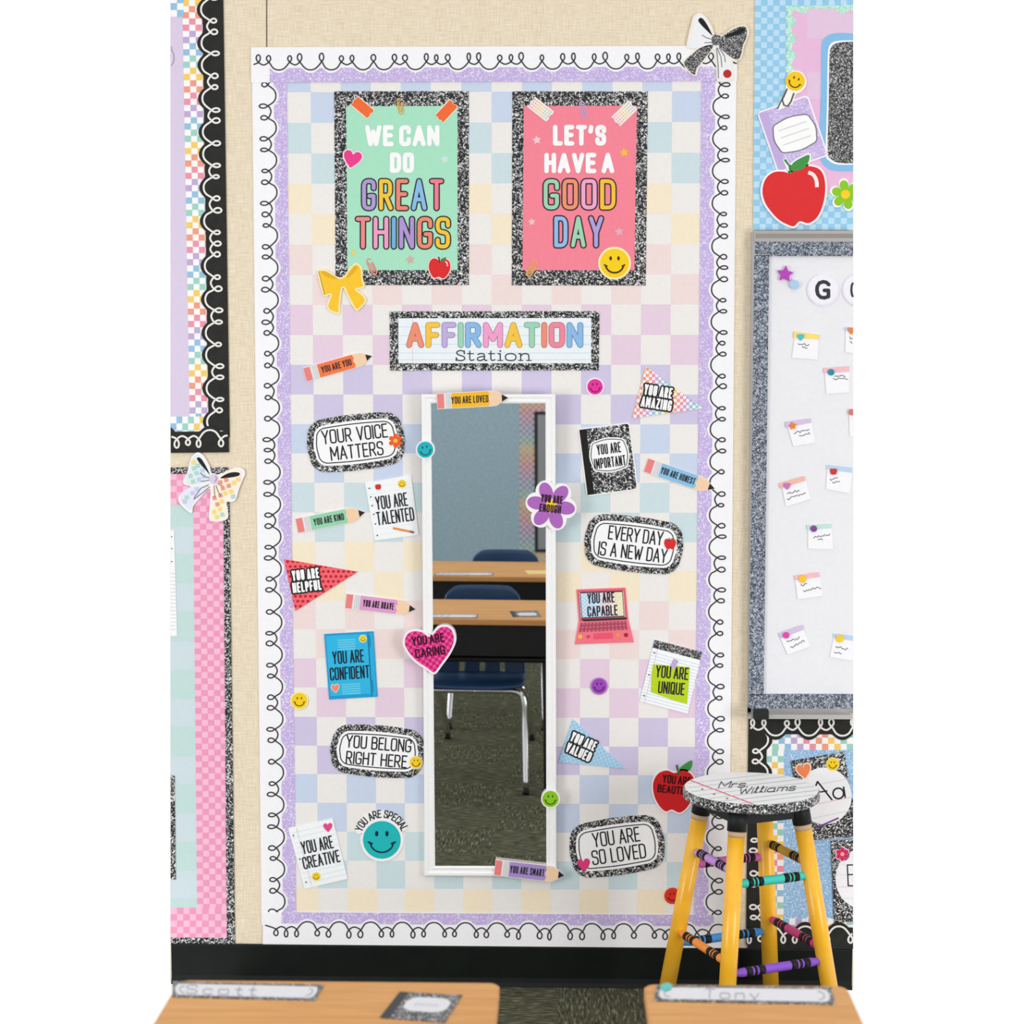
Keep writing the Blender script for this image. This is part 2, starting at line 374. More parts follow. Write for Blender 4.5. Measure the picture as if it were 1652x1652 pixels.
# ================================================================== room
def structure(o, label): o['kind'] = 'structure'; o['label'] = label; return o
def slab(name, pts, thick, col):
    n = len(pts); nn = (pts[1]-pts[0]).cross(pts[2]-pts[0]).normalized()
    b = [p-nn*thick for p in pts]
    return link(name, pts+b, [list(range(n)), list(range(2*n-1, n-1, -1))]+[[i, n+i, n+(i+1) % n, (i+1) % n] for i in range(n)], col)
wl = [WALL.hit(*p) for p in ((275, 1592), (1376.5, 1592), (1376.5, -70), (275, -70))]
wl[0].z = wl[1].z = 0
structure(slab('wall_back', wl, .1, 'wall'), 'beige linen-textured classroom wall')
structure(slab('floor', [V((-3.3, -6.1, 0)), V((3.3, -6.1, 0)), V((3.3, -.7, 0)), V((.74, -.7, 0)), V((.74, 0, 0)), V((-.86, 0, 0)), V((-.86, -.7, 0)), V((-3.3, -.7, 0))], .05, 'carpet'), 'dark olive patterned carpet')
x0, x1 = WALL.hit(276, 1560, .012).x, WALL.hit(1375.3, 1560, .012).x
zb = WALL.hit(826, 1526).z; prof = [(0, zb), (.006, zb), (.007, zb-.004), (.007, .022), (.010, .010), (.018, .001), (0, .001)]
vs = [V((x, -y, z)) for x in (x0, x1) for y, z in prof]; n = len(prof)
structure(link('baseboard_back', vs, [[i, (i+1) % n, n+(i+1) % n, n+i] for i in range(n)]+[list(range(n-1, -1, -1)), list(range(n, 2*n))], 'baseboard'), 'black rubber cove base along the wall')
structure(link('trim_1', [WALL.hit(x, y, .0008) for x, y in ((429.4, -70), (431, -70), (431, 80), (429.4, 80))], [[3, 2, 1, 0]], (92, 84, 72)), 'thin dark seam between wall panels')
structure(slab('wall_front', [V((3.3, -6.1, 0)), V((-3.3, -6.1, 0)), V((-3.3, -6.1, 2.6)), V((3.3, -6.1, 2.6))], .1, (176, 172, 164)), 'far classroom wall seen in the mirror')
structure(slab('wall_left', [V((-3.3, -6.1, 0)), V((-3.3, -.7, 0)), V((-3.3, -.7, 2.6)), V((-3.3, -6.1, 2.6))], .1, (233, 233, 236)), 'pale classroom side wall')
structure(slab('wall_right', [V((3.3, -.7, 0)), V((3.3, -6.1, 0)), V((3.3, -6.1, 2.6)), V((3.3, -.7, 2.6))], .1, (233, 233, 236)), 'pale classroom side wall')

# ================================================================== centre board
# measured row lines (photo y at the board's left / right edge)
RL = [148, 197.5, 247, 296, 345, 394.5, 443, 491.5, 540.5, 588.5, 636.5, 684.5, 731.5, 779, 827, 874.5, 922, 969.5, 1016, 1063, 1110, 1157.5, 1204, 1250, 1296.5, 1343, 1389.5, 1434.5, 1477]
CT = [462, 501, 549.5, 598, 646.5, 695, 744, 793, 842, 890.5, 939, 988, 1036.5, 1084.5, 1132]     # columns at the top
CB = [477, 514, 561, 608, 654, 701, 747.5, 794, 841, 888, 934.5, 981.5, 1028, 1075.5, 1118.5]      # columns at the bottom
ROWC = [(203, 215, 236)]*2+[(206, 224, 229)]*2+[(247, 233, 206)]*2+[(241, 221, 219)]*2+[(232, 208, 226)]*2+[(209, 200, 229)]*2
CREAM = (240, 236, 233)
def rl(j, x):
    y = 130.5 if j < 0 else RL[min(j, len(RL)-1)]
    if j == len(RL)-1: return 1470+(x-477)*.0085
    return y+(x-797)*(y-620)*6e-6
cells = []
bx = lambda c, y: CT[c]+(CB[c]-CT[c])*(y-131)/1344
for j in range(-1, len(RL)-1):
    for c in range(14):
        xa = bx(c, 800)
        q = [(bx(c, rl(j, xa)), rl(j, xa)), (bx(c+1, rl(j, xa)), rl(j, xa)), (bx(c+1, rl(j+1, xa)), rl(j+1, xa)), (bx(c, rl(j+1, xa)), rl(j+1, xa))]
        grid_col = ROWC[(j+1) % 12]
        on = (c+j) % 2 == 1
        cells.append((q, grid_col if on else CREAM))
paper = sheet('backing_paper', 'large pastel checkerboard backing paper filling the middle of the wall', 'backing paper', [(440, 110), (1160, 110), (1150, 1500), (455, 1500)], CREAM, .0012, .0003)
ink(paper, 'check_pattern', cells, lay=.4)
BG = 'scalloped borders of the centre board'
LG = 'lilac_glitter'; CW = (248, 247, 250); CL = (52, 50, 56)
def side_border(label, a, b, side, vo, vi, seed): return border('border_strip', label, a, b, side, vo, vi, seed, CW, CL, 2.1, LG, group=BG)
side_border('white curly scalloped border with lilac band down the left of the centre board', (432.5, 113), (448, 1492), -1, 26, -30, 3)
side_border('white curly scalloped border with lilac band down the right of the centre board', (1163, 113), (1151, 1492), 1, 25, -31.5, 8)
TB = border('border_strip', 'white curly scalloped border with lilac band across the top of the centre board', (405, 101), (1189, 98.5), 1, 25, -32, 11, CW, CL, 2.1, LG, group=BG, off=.0036, back=.0024, pitch=51, trim=(29, 30))
BB = border('border_strip', 'white curly scalloped border with lilac band along the bottom of the centre board', (424, 1498.5), (1178, 1503.5), -1, 26, -27, 23, CW, CL, 2.1, LG, group=BG, off=.0036, back=.0024, pitch=51, trim=(30, 26))

# ---- small sticker motifs drawn on a sheet
def face_on(root, cx, cy, rad, lay, rot=0, dark=(40, 34, 20), parent=None, w_=None):
    f = fr(cx, cy, rot, rad)
    for s in (-1, 1): ink(root, 'eye', [f(ell(.09, .15, 12, s*.27, .33))], dark, lay, parent)
    m = [(.62*math.cos(math.radians(a)), -.08+.58*math.sin(math.radians(a))) for a in range(190, 351, 10)]
    ink(root, 'mouth', strip(f(m), w_ or rad*.12)+line(f([(-.7, -.12), (-.52, -.2)]), rad*.1)+line(f([(.7, -.12), (.52, -.2)]), rad*.1), dark, lay, parent)
def motif_smiley(root, cx, cy, rad, col=(250, 208, 40), edge=(252, 240, 180), lay=2, rot=0, name='smiley_print', dark=(70, 50, 10)):
    if edge: ink(root, 'motif_edge', [fr(cx, cy)(ell(rad*1.13))], edge, lay)
    p = ink(root, name, [fr(cx, cy)(ell(rad))], col, lay+.6)
    face_on(root, cx, cy, rad, lay+1.2, rot, dark, p)
def motif(root, name, shape, col, lay=2, edge=None, edged=1.5):
    if edge: ink(root, 'motif_edge', [inset(shape, -edged)], edge, lay)
    return ink(root, name, [shape], col, lay+.6)
def motif_apple(root, cx, cy, s, rot=0, lay=2, edge=None, col=(222, 42, 44)):
    f = fr(cx, cy, rot, s); p = motif(root, 'apple_print', f(apple()), col, lay, edge)
    ink(root, 'leaf', [fr(cx+.1*s, cy-.62*s, rot, s*.5)(leafs())], (62, 140, 66), lay+1.1, p)
    ink(root, 'stem', line(f([(-.02, .5), (-.14, .95)]), s*.12), (70, 60, 40), lay+1.1, p)
    ink(root, 'highlight', strip(f([(.5, .62), (.66, .5), (.74, .2)]), s*.12), (252, 220, 220), lay+1.1, p) if s > 14 else None
def motif_flower(root, cx, cy, s, col, mid, lay=2, edge=None, rot=0, n=6):
    p = motif(root, 'flower_print', fr(cx, cy, rot, s)(flower(n, .5)), col, lay, edge)
    ink(root, 'flower_centre', [fr(cx, cy)(ell(s*.3, n=16))], mid, lay+1.2, p)
def words(root, s, f, x0, x1, y0, h, sw, col=INK, lay=2, parent=None, name='lettering'): return ink(root, name, text(s, f, x0, x1, y0, h, sw), col, lay, parent)

# ------------------------------------------------------------------ posters
def poster(label, q, inner, ground, name='poster'):
    o = sheet(name, label, 'poster', q, 'marble', .0026, .0012, 'motto posters')
    return o, ink(o, 'coloured_panel', [inner], ground, 1)
def outlined(o, s, f, x0, x1, y0, h, sw, cols, dark=(40, 36, 44), rim=4.2):
    A = letters(s, f, x0, x1, y0, h, sw, gpx=1.6)
    # same skeleton, thinner stroke: shrink the box so that both skeletons coincide
    B = letters(s, f, x0+rim/2, x1-rim/2, y0+rim/2, h-rim, sw-rim, gpx=1.6+rim)
    for (ch, a), (_, b), c in zip(A, B, cols):
        p = ink(o, 'letter', a, dark, 2); ink(o, 'letter_fill', b, c, 3, p)
def tape(o, cx, cy, rot, L, W, col, lay=3, dots=None):
    f = fr(cx, cy, rot); z = [(-L/2, -W/2), (L/2, -W/2), (L/2+1.2, -W/4), (L/2-1, 0), (L/2+1.2, W/4), (L/2, W/2), (-L/2, W/2), (-L/2+1.2, W/4), (-L/2-1, 0), (-L/2+1.2, -W/4)]
    ink(o, 'tape_edge', [f([(x*1.05, y*1.16) for x, y in z])], (253, 240, 230), lay)
    p = ink(o, 'tape_strip', [f(z)], col, lay+.5)
    if dots:
        it = []
        for i in range(9):
            for j in range(4): it.append((f(ell(1.25, n=8, cx=-L/2+2.6+i*(L-5)/8, cy=-W/2+2.4+j*(W-4.8)/3)), dots[i*len(dots)//9]))
        ink(o, 'tape_dots', it, lay=lay+1, parent=p)
def clip_print(o, cx, cy, rot, s, col, lay=2.5):
    f = fr(cx, cy, rot, s)
    ink(o, 'paper_clip_print', strip(f(cat([(.3, .6), (.3, -.7), (0, -1), (-.3, -.7), (-.3, .8), (0, 1.1), (.3, .9)], False, 4)), s*.16)+strip(f(cat([(.12, .5), (.12, -.5), (0, -.62), (-.12, -.5), (-.12, .7)], False, 4)), s*.14), col, lay)
I = fr(0, 0)   # photo pixels with y up = -y
PX = lambda pts: [(x, -y) for x, y in pts]
def T(o, s, x0, x1, yb, h, sw, col, lay=2): return ink(o, 'lettering', text(s, fr(0, 0), x0, x1, -yb, h, sw, gpx=2.2), col, lay)
PG = [(178, 156, 214), (247, 200, 60), (238, 136, 116), (138, 190, 232), (240, 128, 146)]
P1, _ = poster('mint green poster reading WE CAN DO GREAT THINGS in a black marbled frame', [(539, 147.5), (756.5, 147), (756.5, 459.7), (541.5, 460)], [(558.5, 171.5), (738, 170.8), (738.3, 435.6), (560.5, 436)], (170, 228, 198))
T(P1, 'WE CAN', 589, 709, 236, 34, 7.4, (252, 252, 252)); T(P1, 'DO', 629, 668, 279, 33, 7.4, (252, 252, 252))
outlined(P1, 'GREAT', fr(0, 0), 582, 717, -341, 54, 10.5, PG)
outlined(P1, 'THINGS', fr(0, 0), 572, 728, -403, 55, 10.5, [(240, 140, 140), (244, 160, 200), (120, 176, 224), (178, 150, 214), (240, 140, 110), (247, 200, 60)])
tape(P1, 584.5, 173, -40, 34, 17, (243, 110, 52)); tape(P1, 720, 179.5, 47, 34, 17, (243, 110, 52))
clip_print(P1, 646, 172, 10, 12, (222, 176, 90)); clip_print(P1, 600, 431, 25, 13, (226, 150, 130))
motif(P1, 'heart_print', fr(568, 257, -12, 15, 14)(heart()), (236, 62, 140), 3, (252, 222, 236), 2)
motif_apple(P1, 709, 432, 17.5, -4, 3, (252, 226, 226))
for cx, cy, s, c in ((717.5, 256.5, 7.5, (206, 232, 226)), (662, 419, 8, (214, 176, 168)), (570, 407.5, 6, (226, 214, 120))): ink(P1, 'star_print', [fr(cx, cy, 8, s)(star(.5))], c, 2)
P2, _ = poster("coral pink poster reading LET'S HAVE A GOOD DAY in a black marbled frame", [(826.5, 147.5), (1045.3, 147.5), (1041.7, 460.5), (825.5, 460.3)], [(845, 170.8), (1027.5, 170.5), (1023.5, 436), (843, 436)], (247, 134, 152))
T(P2, "LET'S", 892, 978, 235, 33.5, 7.4, (252, 252, 252)); T(P2, 'HAVE A', 878, 991, 279.5, 33, 7.4, (252, 252, 252))
outlined(P2, 'GOOD', fr(0, 0), 875, 995, -340, 53, 10.5, [(160, 214, 180), (238, 150, 110), (240, 170, 206), (247, 196, 60)])
outlined(P2, 'DAY', fr(0, 0), 892, 975, -401, 54, 10.5, [(150, 190, 236), (160, 214, 180), (178, 160, 220)])
for a in ((872, 176, -38), (1007, 183, 44)): tape(P2, *a, 37, 18, (250, 236, 232), 3, [(240, 150, 180), (245, 190, 110), (240, 214, 110), (160, 210, 180), (150, 190, 230)])
clip_print(P2, 941, 178, 12, 13, (206, 160, 206)); clip_print(P2, 858, 434, -30, 13, (236, 170, 90))
for cx, cy, s, c in ((866, 226, 7.5, (246, 206, 212)), (1007, 246, 8, (247, 190, 70)), (858, 358, 6.5, (236, 200, 196)), (999, 373.5, 8, (234, 170, 196))): ink(P2, 'star_print', [fr(cx, cy, 8, s)(star(.5))], c, 2)
motif_smiley(P2, 991.5, 424.5, 23.5, (250, 208, 26), (253, 240, 190), 3)

# ------------------------------------------------------------------ title banner
BN = sheet('title_banner', 'lined-paper banner reading AFFIRMATION Station in a black marbled frame', 'banner', [(628.5, 502.5), (967, 502), (966, 597.5), (629, 598)], 'marble', .0034, .0012)
ink(BN, 'lined_paper_panel', [[(642.5, 513.5), (954, 513), (953.5, 586), (643, 586)]], (238, 244, 248), 1)
ink(BN, 'ruled_line', [box(643, y, 953.5, y+.8) for y in (527, 541, 555, 569, 580)]+[], (196, 224, 232), 1.5)
ink(BN, 'margin_line', [box(665, 514, 665.8, 586)], (244, 196, 204), 1.6)
for (ch, a), (_, b), c, d in zip(letters('AFFIRMATION', fr(0, 0), 655, 941, -561.5, 42, 9.6, gpx=2), letters('AFFIRMATION', fr(0, 0), 656, 940, -560.5, 40, 7.6, gpx=4),
        [(240, 146, 118), (247, 200, 74), (196, 176, 224), (160, 214, 188), (140, 188, 232), (242, 164, 206), (247, 200, 74), (160, 214, 188), (240, 146, 118), (240, 140, 160), (140, 188, 232)],
        [(190, 104, 84), (200, 156, 40), (150, 130, 184), (110, 166, 140), (94, 140, 188), (196, 116, 158), (200, 156, 40), (110, 166, 140), (190, 104, 84), (194, 96, 116), (94, 140, 188)]):
    p = ink(BN, 'letter', a, d, 2); ink(BN, 'letter_fill', b, c, 3, p)
def serif_word(o, f, lay, col):
    """'Station' in a wide slab-serif, 126 x 17 units, baseline at 0."""
    it = []
    def st(p, wd=1.9): it.extend(line(f(p), wd))
    st(cat([(14, 11.5), (13, 15), (8, 16.6), (3, 15), (2, 12), (5, 9.4), (10, 8), (14.4, 5.4), (14, 2), (9, .2), (3, 1.2), (1, 5)], False, 4)); st([(14.2, 16), (14.2, 11)], 1.6); st([(1, 0), (1, 5)], 1.6)
    def tt(x): st(cat([(x+4, 15.5), (x+4, 3), (x+6.5, .6), (x+10.5, 1.6)], False, 4)); st([(x, 11.3), (x+10, 11.3)], 1.5)
    def serif(x, y, w=3): st([(x-w, y), (x+w, y)], 1.4)
    tt(19)
    st(cat([(36, 10), (40, 11.6), (45, 11), (46.6, 8), (46.6, 2), (48, .6), (50.5, .6)], False, 4)); st(cat([(46.4, 7), (40, 6.4), (35.4, 4), (36.4, .8), (41, .4), (46, 3)], False, 4))
    tt(53)
    st([(72, .4), (72, 11.4), (68.5, 11.4)]); serif(72, .4, 4); st([(71.5, 15.6), (72.5, 15.8)], 2.4)
    st(cat([(89, 11.6), (82, 9.8), (80.4, 5.8), (82.4, 1.6), (89, .2), (95.4, 1.6), (97.4, 5.8), (95.6, 9.8)], True, 4)+[(89, 11.6)])
    st([(105, .4), (105, 11.4), (102, 11.4)]); serif(105, .4, 3.6); st(cat([(105, 7.6), (109, 11), (115, 11.2), (118, 8.4), (118, .4)], False, 4)); serif(118.4, .4, 3.8)
    ink(o, 'lettering', it, col, lay)
serif_word(BN, fr(735, 582, 0, 1.0), 2, (58, 56, 60))

# ------------------------------------------------------------------ mirror
MP, MY = math.radians(.98), math.radians(-1.4)
c0 = WALL.hit(790, 1028)
MIR = Plane((c0.x, -.026, c0.z), (math.sin(MY), -1, -math.sin(MP)))
OQ = [(680, 636), (896, 636), (897.8, 1414.6), (685, 1413.5)]; GQ = [(695.5, 651), (880, 651), (881.5, 1397), (702, 1397)]
mr = empty('wall_mirror', MIR.hit(790, 1028, -.012), 'tall white-framed wall mirror reflecting classroom desks and chairs', 'mirror')
prof = [(0, -.011), (0, .004), (.10, .0068), (.33, .0068), (.42, .0040), (.66, .0040), (.76, .0058), (.92, .0045), (1, .0006)]
vs = [MIR.hit(o[0]+(g[0]-o[0])*t, o[1]+(g[1]-o[1])*t, d) for t, d in prof for o, g in zip(OQ, GQ)]
fs = [[4*k+i, 4*k+4+i, 4*k+4+(i+1) % 4, 4*k+(i+1) % 4] for k in range(len(prof)-1) for i in range(4)]
link('mirror_frame', vs, fs, (247, 247, 247), mr)
G2 = [(694.5, 650), (881, 650), (882.5, 1398), (701, 1398)]
link('mirror_glass', [MIR.hit(x, y, 0) for x, y in G2]+[MIR.hit(x, y, -.003) for x, y in G2], [[3, 2, 1, 0], [4, 5, 6, 7]]+[[i, (i+1) % 4, 4+(i+1) % 4, 4+i] for i in range(4)], 'mirror', mr)
def mirrored(px, py, z=None, y=None):
    """Point of the room seen in the mirror at a photo pixel, at height z or depth y."""
    d = FWD*FPX+RGT*(px-826)+UPV*(826-py); X = MIR.hit(px, py); e = d-MIR.n*(2*d.dot(MIR.n))
    return X+e*((z-X.z)/e.z if z is not None else (y-X.y)/e.y)
ONM = dict(pl=MIR, off=.0105, back=.0068)

# ------------------------------------------------------------------ pencils
def pencil(label, a, b, h, col, s, x0=.25, x1=.69, **kw):
    L = math.hypot(b[0]-a[0], b[1]-a[1]); rot = math.degrees(math.atan2(-(b[1]-a[1]), b[0]-a[0])); f = fr(a[0], a[1], rot); q = h/2
    o = sheet('pencil_cutout', label, 'pencil cutout', f([(0, -q), (.74*L, -q), (.83*L, -q*.96), (.93*L, -q*.42), (L, 0), (.93*L, q*.42), (.83*L, q*.96), (.74*L, q), (0, q)]), (246, 238, 232), group='pencil cutouts', **kw)
    e = .9
    ink(o, 'eraser', [f(box(.6, -q+e, .10*L, q-e))], (238, 132, 130))
    ink(o, 'ferrule', [f(box(.10*L, -q+e, .205*L, q-e))], (232, 230, 232))
    ink(o, 'ferrule_line', [f(box(k*L, -q+e, k*L+.8, q-e)) for k in (.13, .155, .18)], (196, 196, 200), 1.5)
    ink(o, 'barrel', [f([(.205*L, -q+e), (.72*L, -q+e), (.74*L, -q*.45), (.715*L, 0), (.74*L, q*.45), (.72*L, q-e), (.205*L, q-e)])], col, 1.5)
    ink(o, 'wood_tip', [f([(.72*L, -q+e), (.83*L, -q*.88), (.93*L, -q*.4), (.93*L, q*.4), (.83*L, q*.88), (.72*L, q-e)])], (246, 210, 174), 1.2)
    ink(o, 'pencil_point', [f([(.91*L, -q*.46), (L-.5, 0), (.91*L, q*.46)])], INK, 2)
    words(o, s, f, x0*L, x1*L, -q*.44, h*.46, 1.5, (44, 36, 44), 2.5)
    return o
pencil('orange paper pencil reading YOU ARE YOU left of the title banner', (491.5, 605), (600.5, 574.2), 23.5, (243, 124, 72), 'YOU ARE YOU')
pencil('yellow paper pencil reading YOU ARE LOVED across the top of the mirror frame', (705, 647.5), (820, 641.5), 25.5, (247, 188, 42), 'YOU ARE LOVED', .2, .72, **ONM)
pencil('light blue paper pencil reading YOU ARE HONEST near the right border', (1042, 750), (1153.5, 788.5), 24, (140, 194, 230), 'YOU ARE HONEST', .22, .71, back=.0025)
pencil('mint green paper pencil reading YOU ARE KIND on the left of the board', (478.5, 848.5), (589, 826.5), 24.5, (150, 214, 176), 'YOU ARE KIND')
pencil('pink paper pencil reading YOU ARE BRAVE left of the mirror', (557.5, 969.5), (670.5, 983), 24.5, (226, 158, 208), 'YOU ARE BRAVE')
pencil('purple paper pencil reading YOU ARE SMART on the bottom of the mirror frame', (798, 1399.5), (911, 1412.5), 26, (170, 144, 206), 'YOU ARE SMART', .22, .71, **ONM)

# ------------------------------------------------------------------ rounded name cards
def lozenge(label, cx, cy, wd, ht, rot, lines, sw=2.3):
    f = fr(cx, cy, rot)
    o = sheet('rounded_card', label, 'sign card', f(rr(wd, ht, 27, 2.5)), 'marble', .0038, group='rounded message cards')
    ink(o, 'white_panel', [f(rr(wd-20, ht-20, 19, 2))], (250, 250, 251), 1)
    ink(o, 'panel_outline', ring(f(rr(wd-29, ht-29, 15, 1.5)), 1.6), INK, 2)
    for s, x0, x1, yb, h in lines: words(o, s, f, x0, x1, yb, h, sw)
    return o
a = lozenge('black marbled rounded card reading YOUR VOICE MATTERS with an orange flower', 574, 713.5, 153, 86, 6.5, [('YOUR VOICE', -54, 53, 2, 23), ('MATTERS', -43, 43, -25.5, 23)])
motif_flower(a, 638, 711, 11.5, (240, 96, 34), (252, 196, 70), 3)
a = lozenge('black marbled rounded card reading EVERY DAY IS A NEW DAY with a red apple', 1022.5, 878, 155, 85, -7, [('EVERY DAY', -43, 46, 3, 23), ('IS A NEW DAY', -56, 56, -24.5, 23)])
motif_apple(a, 1081, 877, 9.5, 0, 3)
a = lozenge('black marbled rounded card reading YOU BELONG RIGHT HERE with a yellow smiley', 609, 1212, 148, 79, -4.5, [('YOU BELONG', -52, 54, 2, 21), ('RIGHT HERE', -50, 49, -24, 21)])
motif_smiley(a, 671, 1230, 9.5, lay=3)
a = lozenge('black marbled rounded card reading YOU ARE SO LOVED with a pink heart', 995.5, 1365.5, 149, 88, 8, [('YOU ARE', -38, 39, 3, 24), ('SO LOVED', -43, 45, -25, 24)])
motif(a, 'heart_print', fr(942, 1395.5, 8, 10.5)(heart()), (226, 62, 128), 3)

# ------------------------------------------------------------------ notebook sheets
def holes(o, q, us, vs_): ink(o, 'punch_hole', [q(ell(.018, .014, 8, u, v)) for u in us for v in vs_], (96, 96, 110), 2)
def ruled(o, q, n=8, c=(206, 226, 238)): ink(o, 'ruled_line', [q(box(.04, (i+1)/(n+1), .98, (i+1)/(n+1)+.006)) for i in range(n)], c, 1)
q = quad((589, 779.5), (663, 766), (675.5, 863), (605, 872))
a = sheet('notebook_page', 'white notebook page reading YOU ARE TALENTED with a small orange pencil', 'paper cutout', q(box(0, 0, 1, 1)), (247, 249, 250)); ruled(a, q, 9, (228, 238, 244)); holes(a, q, (.07,), (.1, .25, .4, .55, .72, .92))
f = fr(636, 818, 8); words(a, 'YOU ARE', f, -29, 23, -1, 22, 2.2); words(a, 'TALENTED', f, -31, 30, -26, 22, 2.2)
motif_apple(a, 610, 785.5, 4.8, 0, 2.5); motif_smiley(a, 648.5, 780.5, 6.3, lay=2.5)
ink(a, 'pencil_print', line([(634, 852), (661, 857.5)], 3.4, caps=False), (238, 142, 62), 2.5); ink(a, 'pencil_print', line([(661, 857.5), (668, 859)], 3.4, caps=False), (150, 90, 110), 2.5)
q = quad((465, 1336.5), (536.5, 1320), (561, 1418), (491.5, 1434))
a = sheet('notebook_page', 'white lined notebook page reading YOU ARE CREATIVE with a pink heart', 'paper cutout', q(box(0, 0, 1, 1)), (248, 250, 251), back=.0025); ruled(a, q, 11); holes(a, q, (.07,), (.13, .52, .9))
ink(a, 'margin_line', [q(box(.17, .02, .18, .98))], (228, 200, 214), 1.5)
f = fr(516, 1374, 12); words(a, 'YOU ARE', f, -28, 24, 1, 21, 2.2); words(a, 'CREATIVE', f, -31, 30, -23, 20, 2.2)
motif(a, 'heart_print', fr(529, 1335, 4, 7.4)(heart()), (232, 72, 140), 2.5); motif_smiley(a, 510, 1414, 6.4, lay=2.5)
q = quad((934, 694), (1015.5, 683), (1027.5, 790), (948, 800)); f = fr(980, 742, 7)
a = sheet('composition_book_cutout', 'black composition book cutout reading YOU ARE IMPORTANT', 'book cutout', fr(981, 741, 7.3)(rr(84, 110, 5)), WHITE)
ink(a, 'cover', [fr(981, 741, 7.3)(rr(80, 106, 4))], 'marble', 1); ink(a, 'spine', [fr(981, 741, 7.3)(box(-40, -53, -29, 53))], BLACK, 1.5)
ink(a, 'name_label', [fr(983, 734, 7.3)(rr(58, 50, 8, 3.5))], (250, 250, 251), 2); ink(a, 'label_outline', ring(fr(983, 734, 7.3)(rr(53, 45, 7, 3)), 1.2), INK, 2.5)
words(a, 'YOU ARE', fr(983, 734, 7.3), -19, 20, 2, 17, 2, INK, 3); words(a, 'IMPORTANT', fr(983, 734, 7.3), -26, 25, -20, 17, 2, INK, 3)

# ------------------------------------------------------------------ flower, heart, pennants
f = fr(889, 815.5, 8)
def petals(gr, R, d, n=6): return [f(ell(R*.86+gr, R+gr, 20, 0, 0)) for _ in ()] or [fr(889, 815.5, 20+60*k)(ell(R*.80+gr, R+gr, 24, 0, d)) for k in range(n)]
fl = []
for k in range(180):
    t = 2*math.pi*k/180; rad = max([26*0+24]+[0])
    best = 20
    for j in range(6):
        ang = math.radians(20+60*j)+math.pi/2; dx, dy = 25*math.cos(ang), 25*math.sin(ang); ux, uy = math.cos(t), math.sin(t)
        pr = dx*ux+dy*uy; disc = 16.5**2-(dx*dx+dy*dy-pr*pr)
        if disc > 0 and pr > 0: best = max(best, pr+math.sqrt(disc))
    fl.append((best*math.cos(t), best*math.sin(t)))
a = sheet('flower_cutout', 'purple paper flower reading YOU ARE ENOUGH on the right side of the mirror frame', 'flower cutout', fr(889, 815.5)(fl), WHITE, **ONM)
for k in range(6): ink(a, 'petal', [fr(889, 815.5, 20+60*k)(ell(10.6, 15.5, 24, 0, 23.5))], (176, 104, 190), 1+.1*k)
ink(a, 'flower_centre', [fr(889, 815.5)(flower(8, .25))] and [[(889+9.5*x, 815.5+10.5*y) for x, y in flower(8, .3)]], (250, 206, 40), 2)
words(a, 'YOU ARE', fr(889, 813, -6), -17, 18, 1.5, 13, 2.2, (58, 26, 52), 3); words(a, 'ENOUGH', fr(889, 813, -6), -18, 17, -14, 13, 2.2, (58, 26, 52), 3)
hq = [(x, y) for x, y in cat([(693, 1024), (706, 1011), (720, 1008), (732, 1016), (735.5, 1034), (728, 1053), (714, 1073), (701, 1088), (687, 1080), (667, 1066), (652, 1046), (650, 1032), (656, 1020), (668, 1015), (682, 1017)], n=5)]
a = sheet('heart_cutout', 'pink checked paper heart reading YOU ARE CARING on the left of the mirror frame', 'heart cutout', hq, (252, 240, 246), **ONM)
hi = inset(hq, 3.4); ink(a, 'heart_fill', [hi], (240, 84, 160), 1)
ck = checks(lambda p: fr(693, 1047, 10)([(x*96-48, y*96-48) for x, y in p]), 18, 18, lambda i, j: (206, 24, 110) if (i+j) % 2 else None)
ink(a, 'check_pattern', clipped(hi, ck), lay=1.5)
words(a, 'YOU ARE', fr(692, 1040, 8), -27, 26, 1, 15, 2.4, (60, 8, 40), 2.5); words(a, 'CARING', fr(695, 1056, 8), -25, 24, -3, 15, 2.4, (60, 8, 40), 2.5)
def pennant(label, tri, fill, cells, tx, ty, rot, l1, l2, wd, ht, wds, tcol=(250, 250, 250), back=.0013, plate=True):
    o = sheet('pennant_cutout', label, 'pennant cutout', tri, fill, .004, back, 'pennant cutouts')
    if cells: ink(o, 'check_pattern', clipped(inset(tri, .2), cells), lay=1)
    f = fr(tx, ty, rot); L = [(l1, -wds[0]/2, wds[0]/2, 1.5, ht), (l2, -wds[1]/2, wds[1]/2, -ht-1, ht)]
    for s, x0, x1, y0, h in L: ink(o, 'lettering_backing', text(s, f, x0-2.6, x1+2.6, y0-2.6, h+5.2, 8.2, gpx=-4.1), INK, 2)
    for s, x0, x1, y0, h in L: ink(o, 'lettering', text(s, f, x0, x1, y0, h, 3.0, gpx=1.1), tcol, 3)
    return o
ck = checks(lambda p: [(1012+x*130, 588+y*91) for x, y in p], 26, 18, lambda i, j: RAINBOW[((i+j//3) // 2) % 6] if (i+j) % 2 else None)
pennant('pale rainbow checked pennant reading YOU ARE AMAZING touching the right border', [(1042, 591), (1134.5, 659), (1019.5, 675)], (250, 246, 248), ck, 1060.5, 641.5, -9, 'YOU ARE', 'AMAZING', 52, 17.5, (46, 50), back=.0025)
hd = [(fr(460+8.2*i+(j % 2)*4, 898+8*j, 12, 2.5)(ell(1, .92, 12)), (196, 24, 44)) for i in range(15) for j in range(12)]
pennant('red heart-dotted pennant reading YOU ARE HELPFUL touching the left border', [(458, 902), (577, 922.5), (476.5, 985.5)], (246, 104, 114), hd, 494, 936.5, 7, 'YOU ARE', 'HELPFUL', 52, 17, (44, 47), back=.0025)
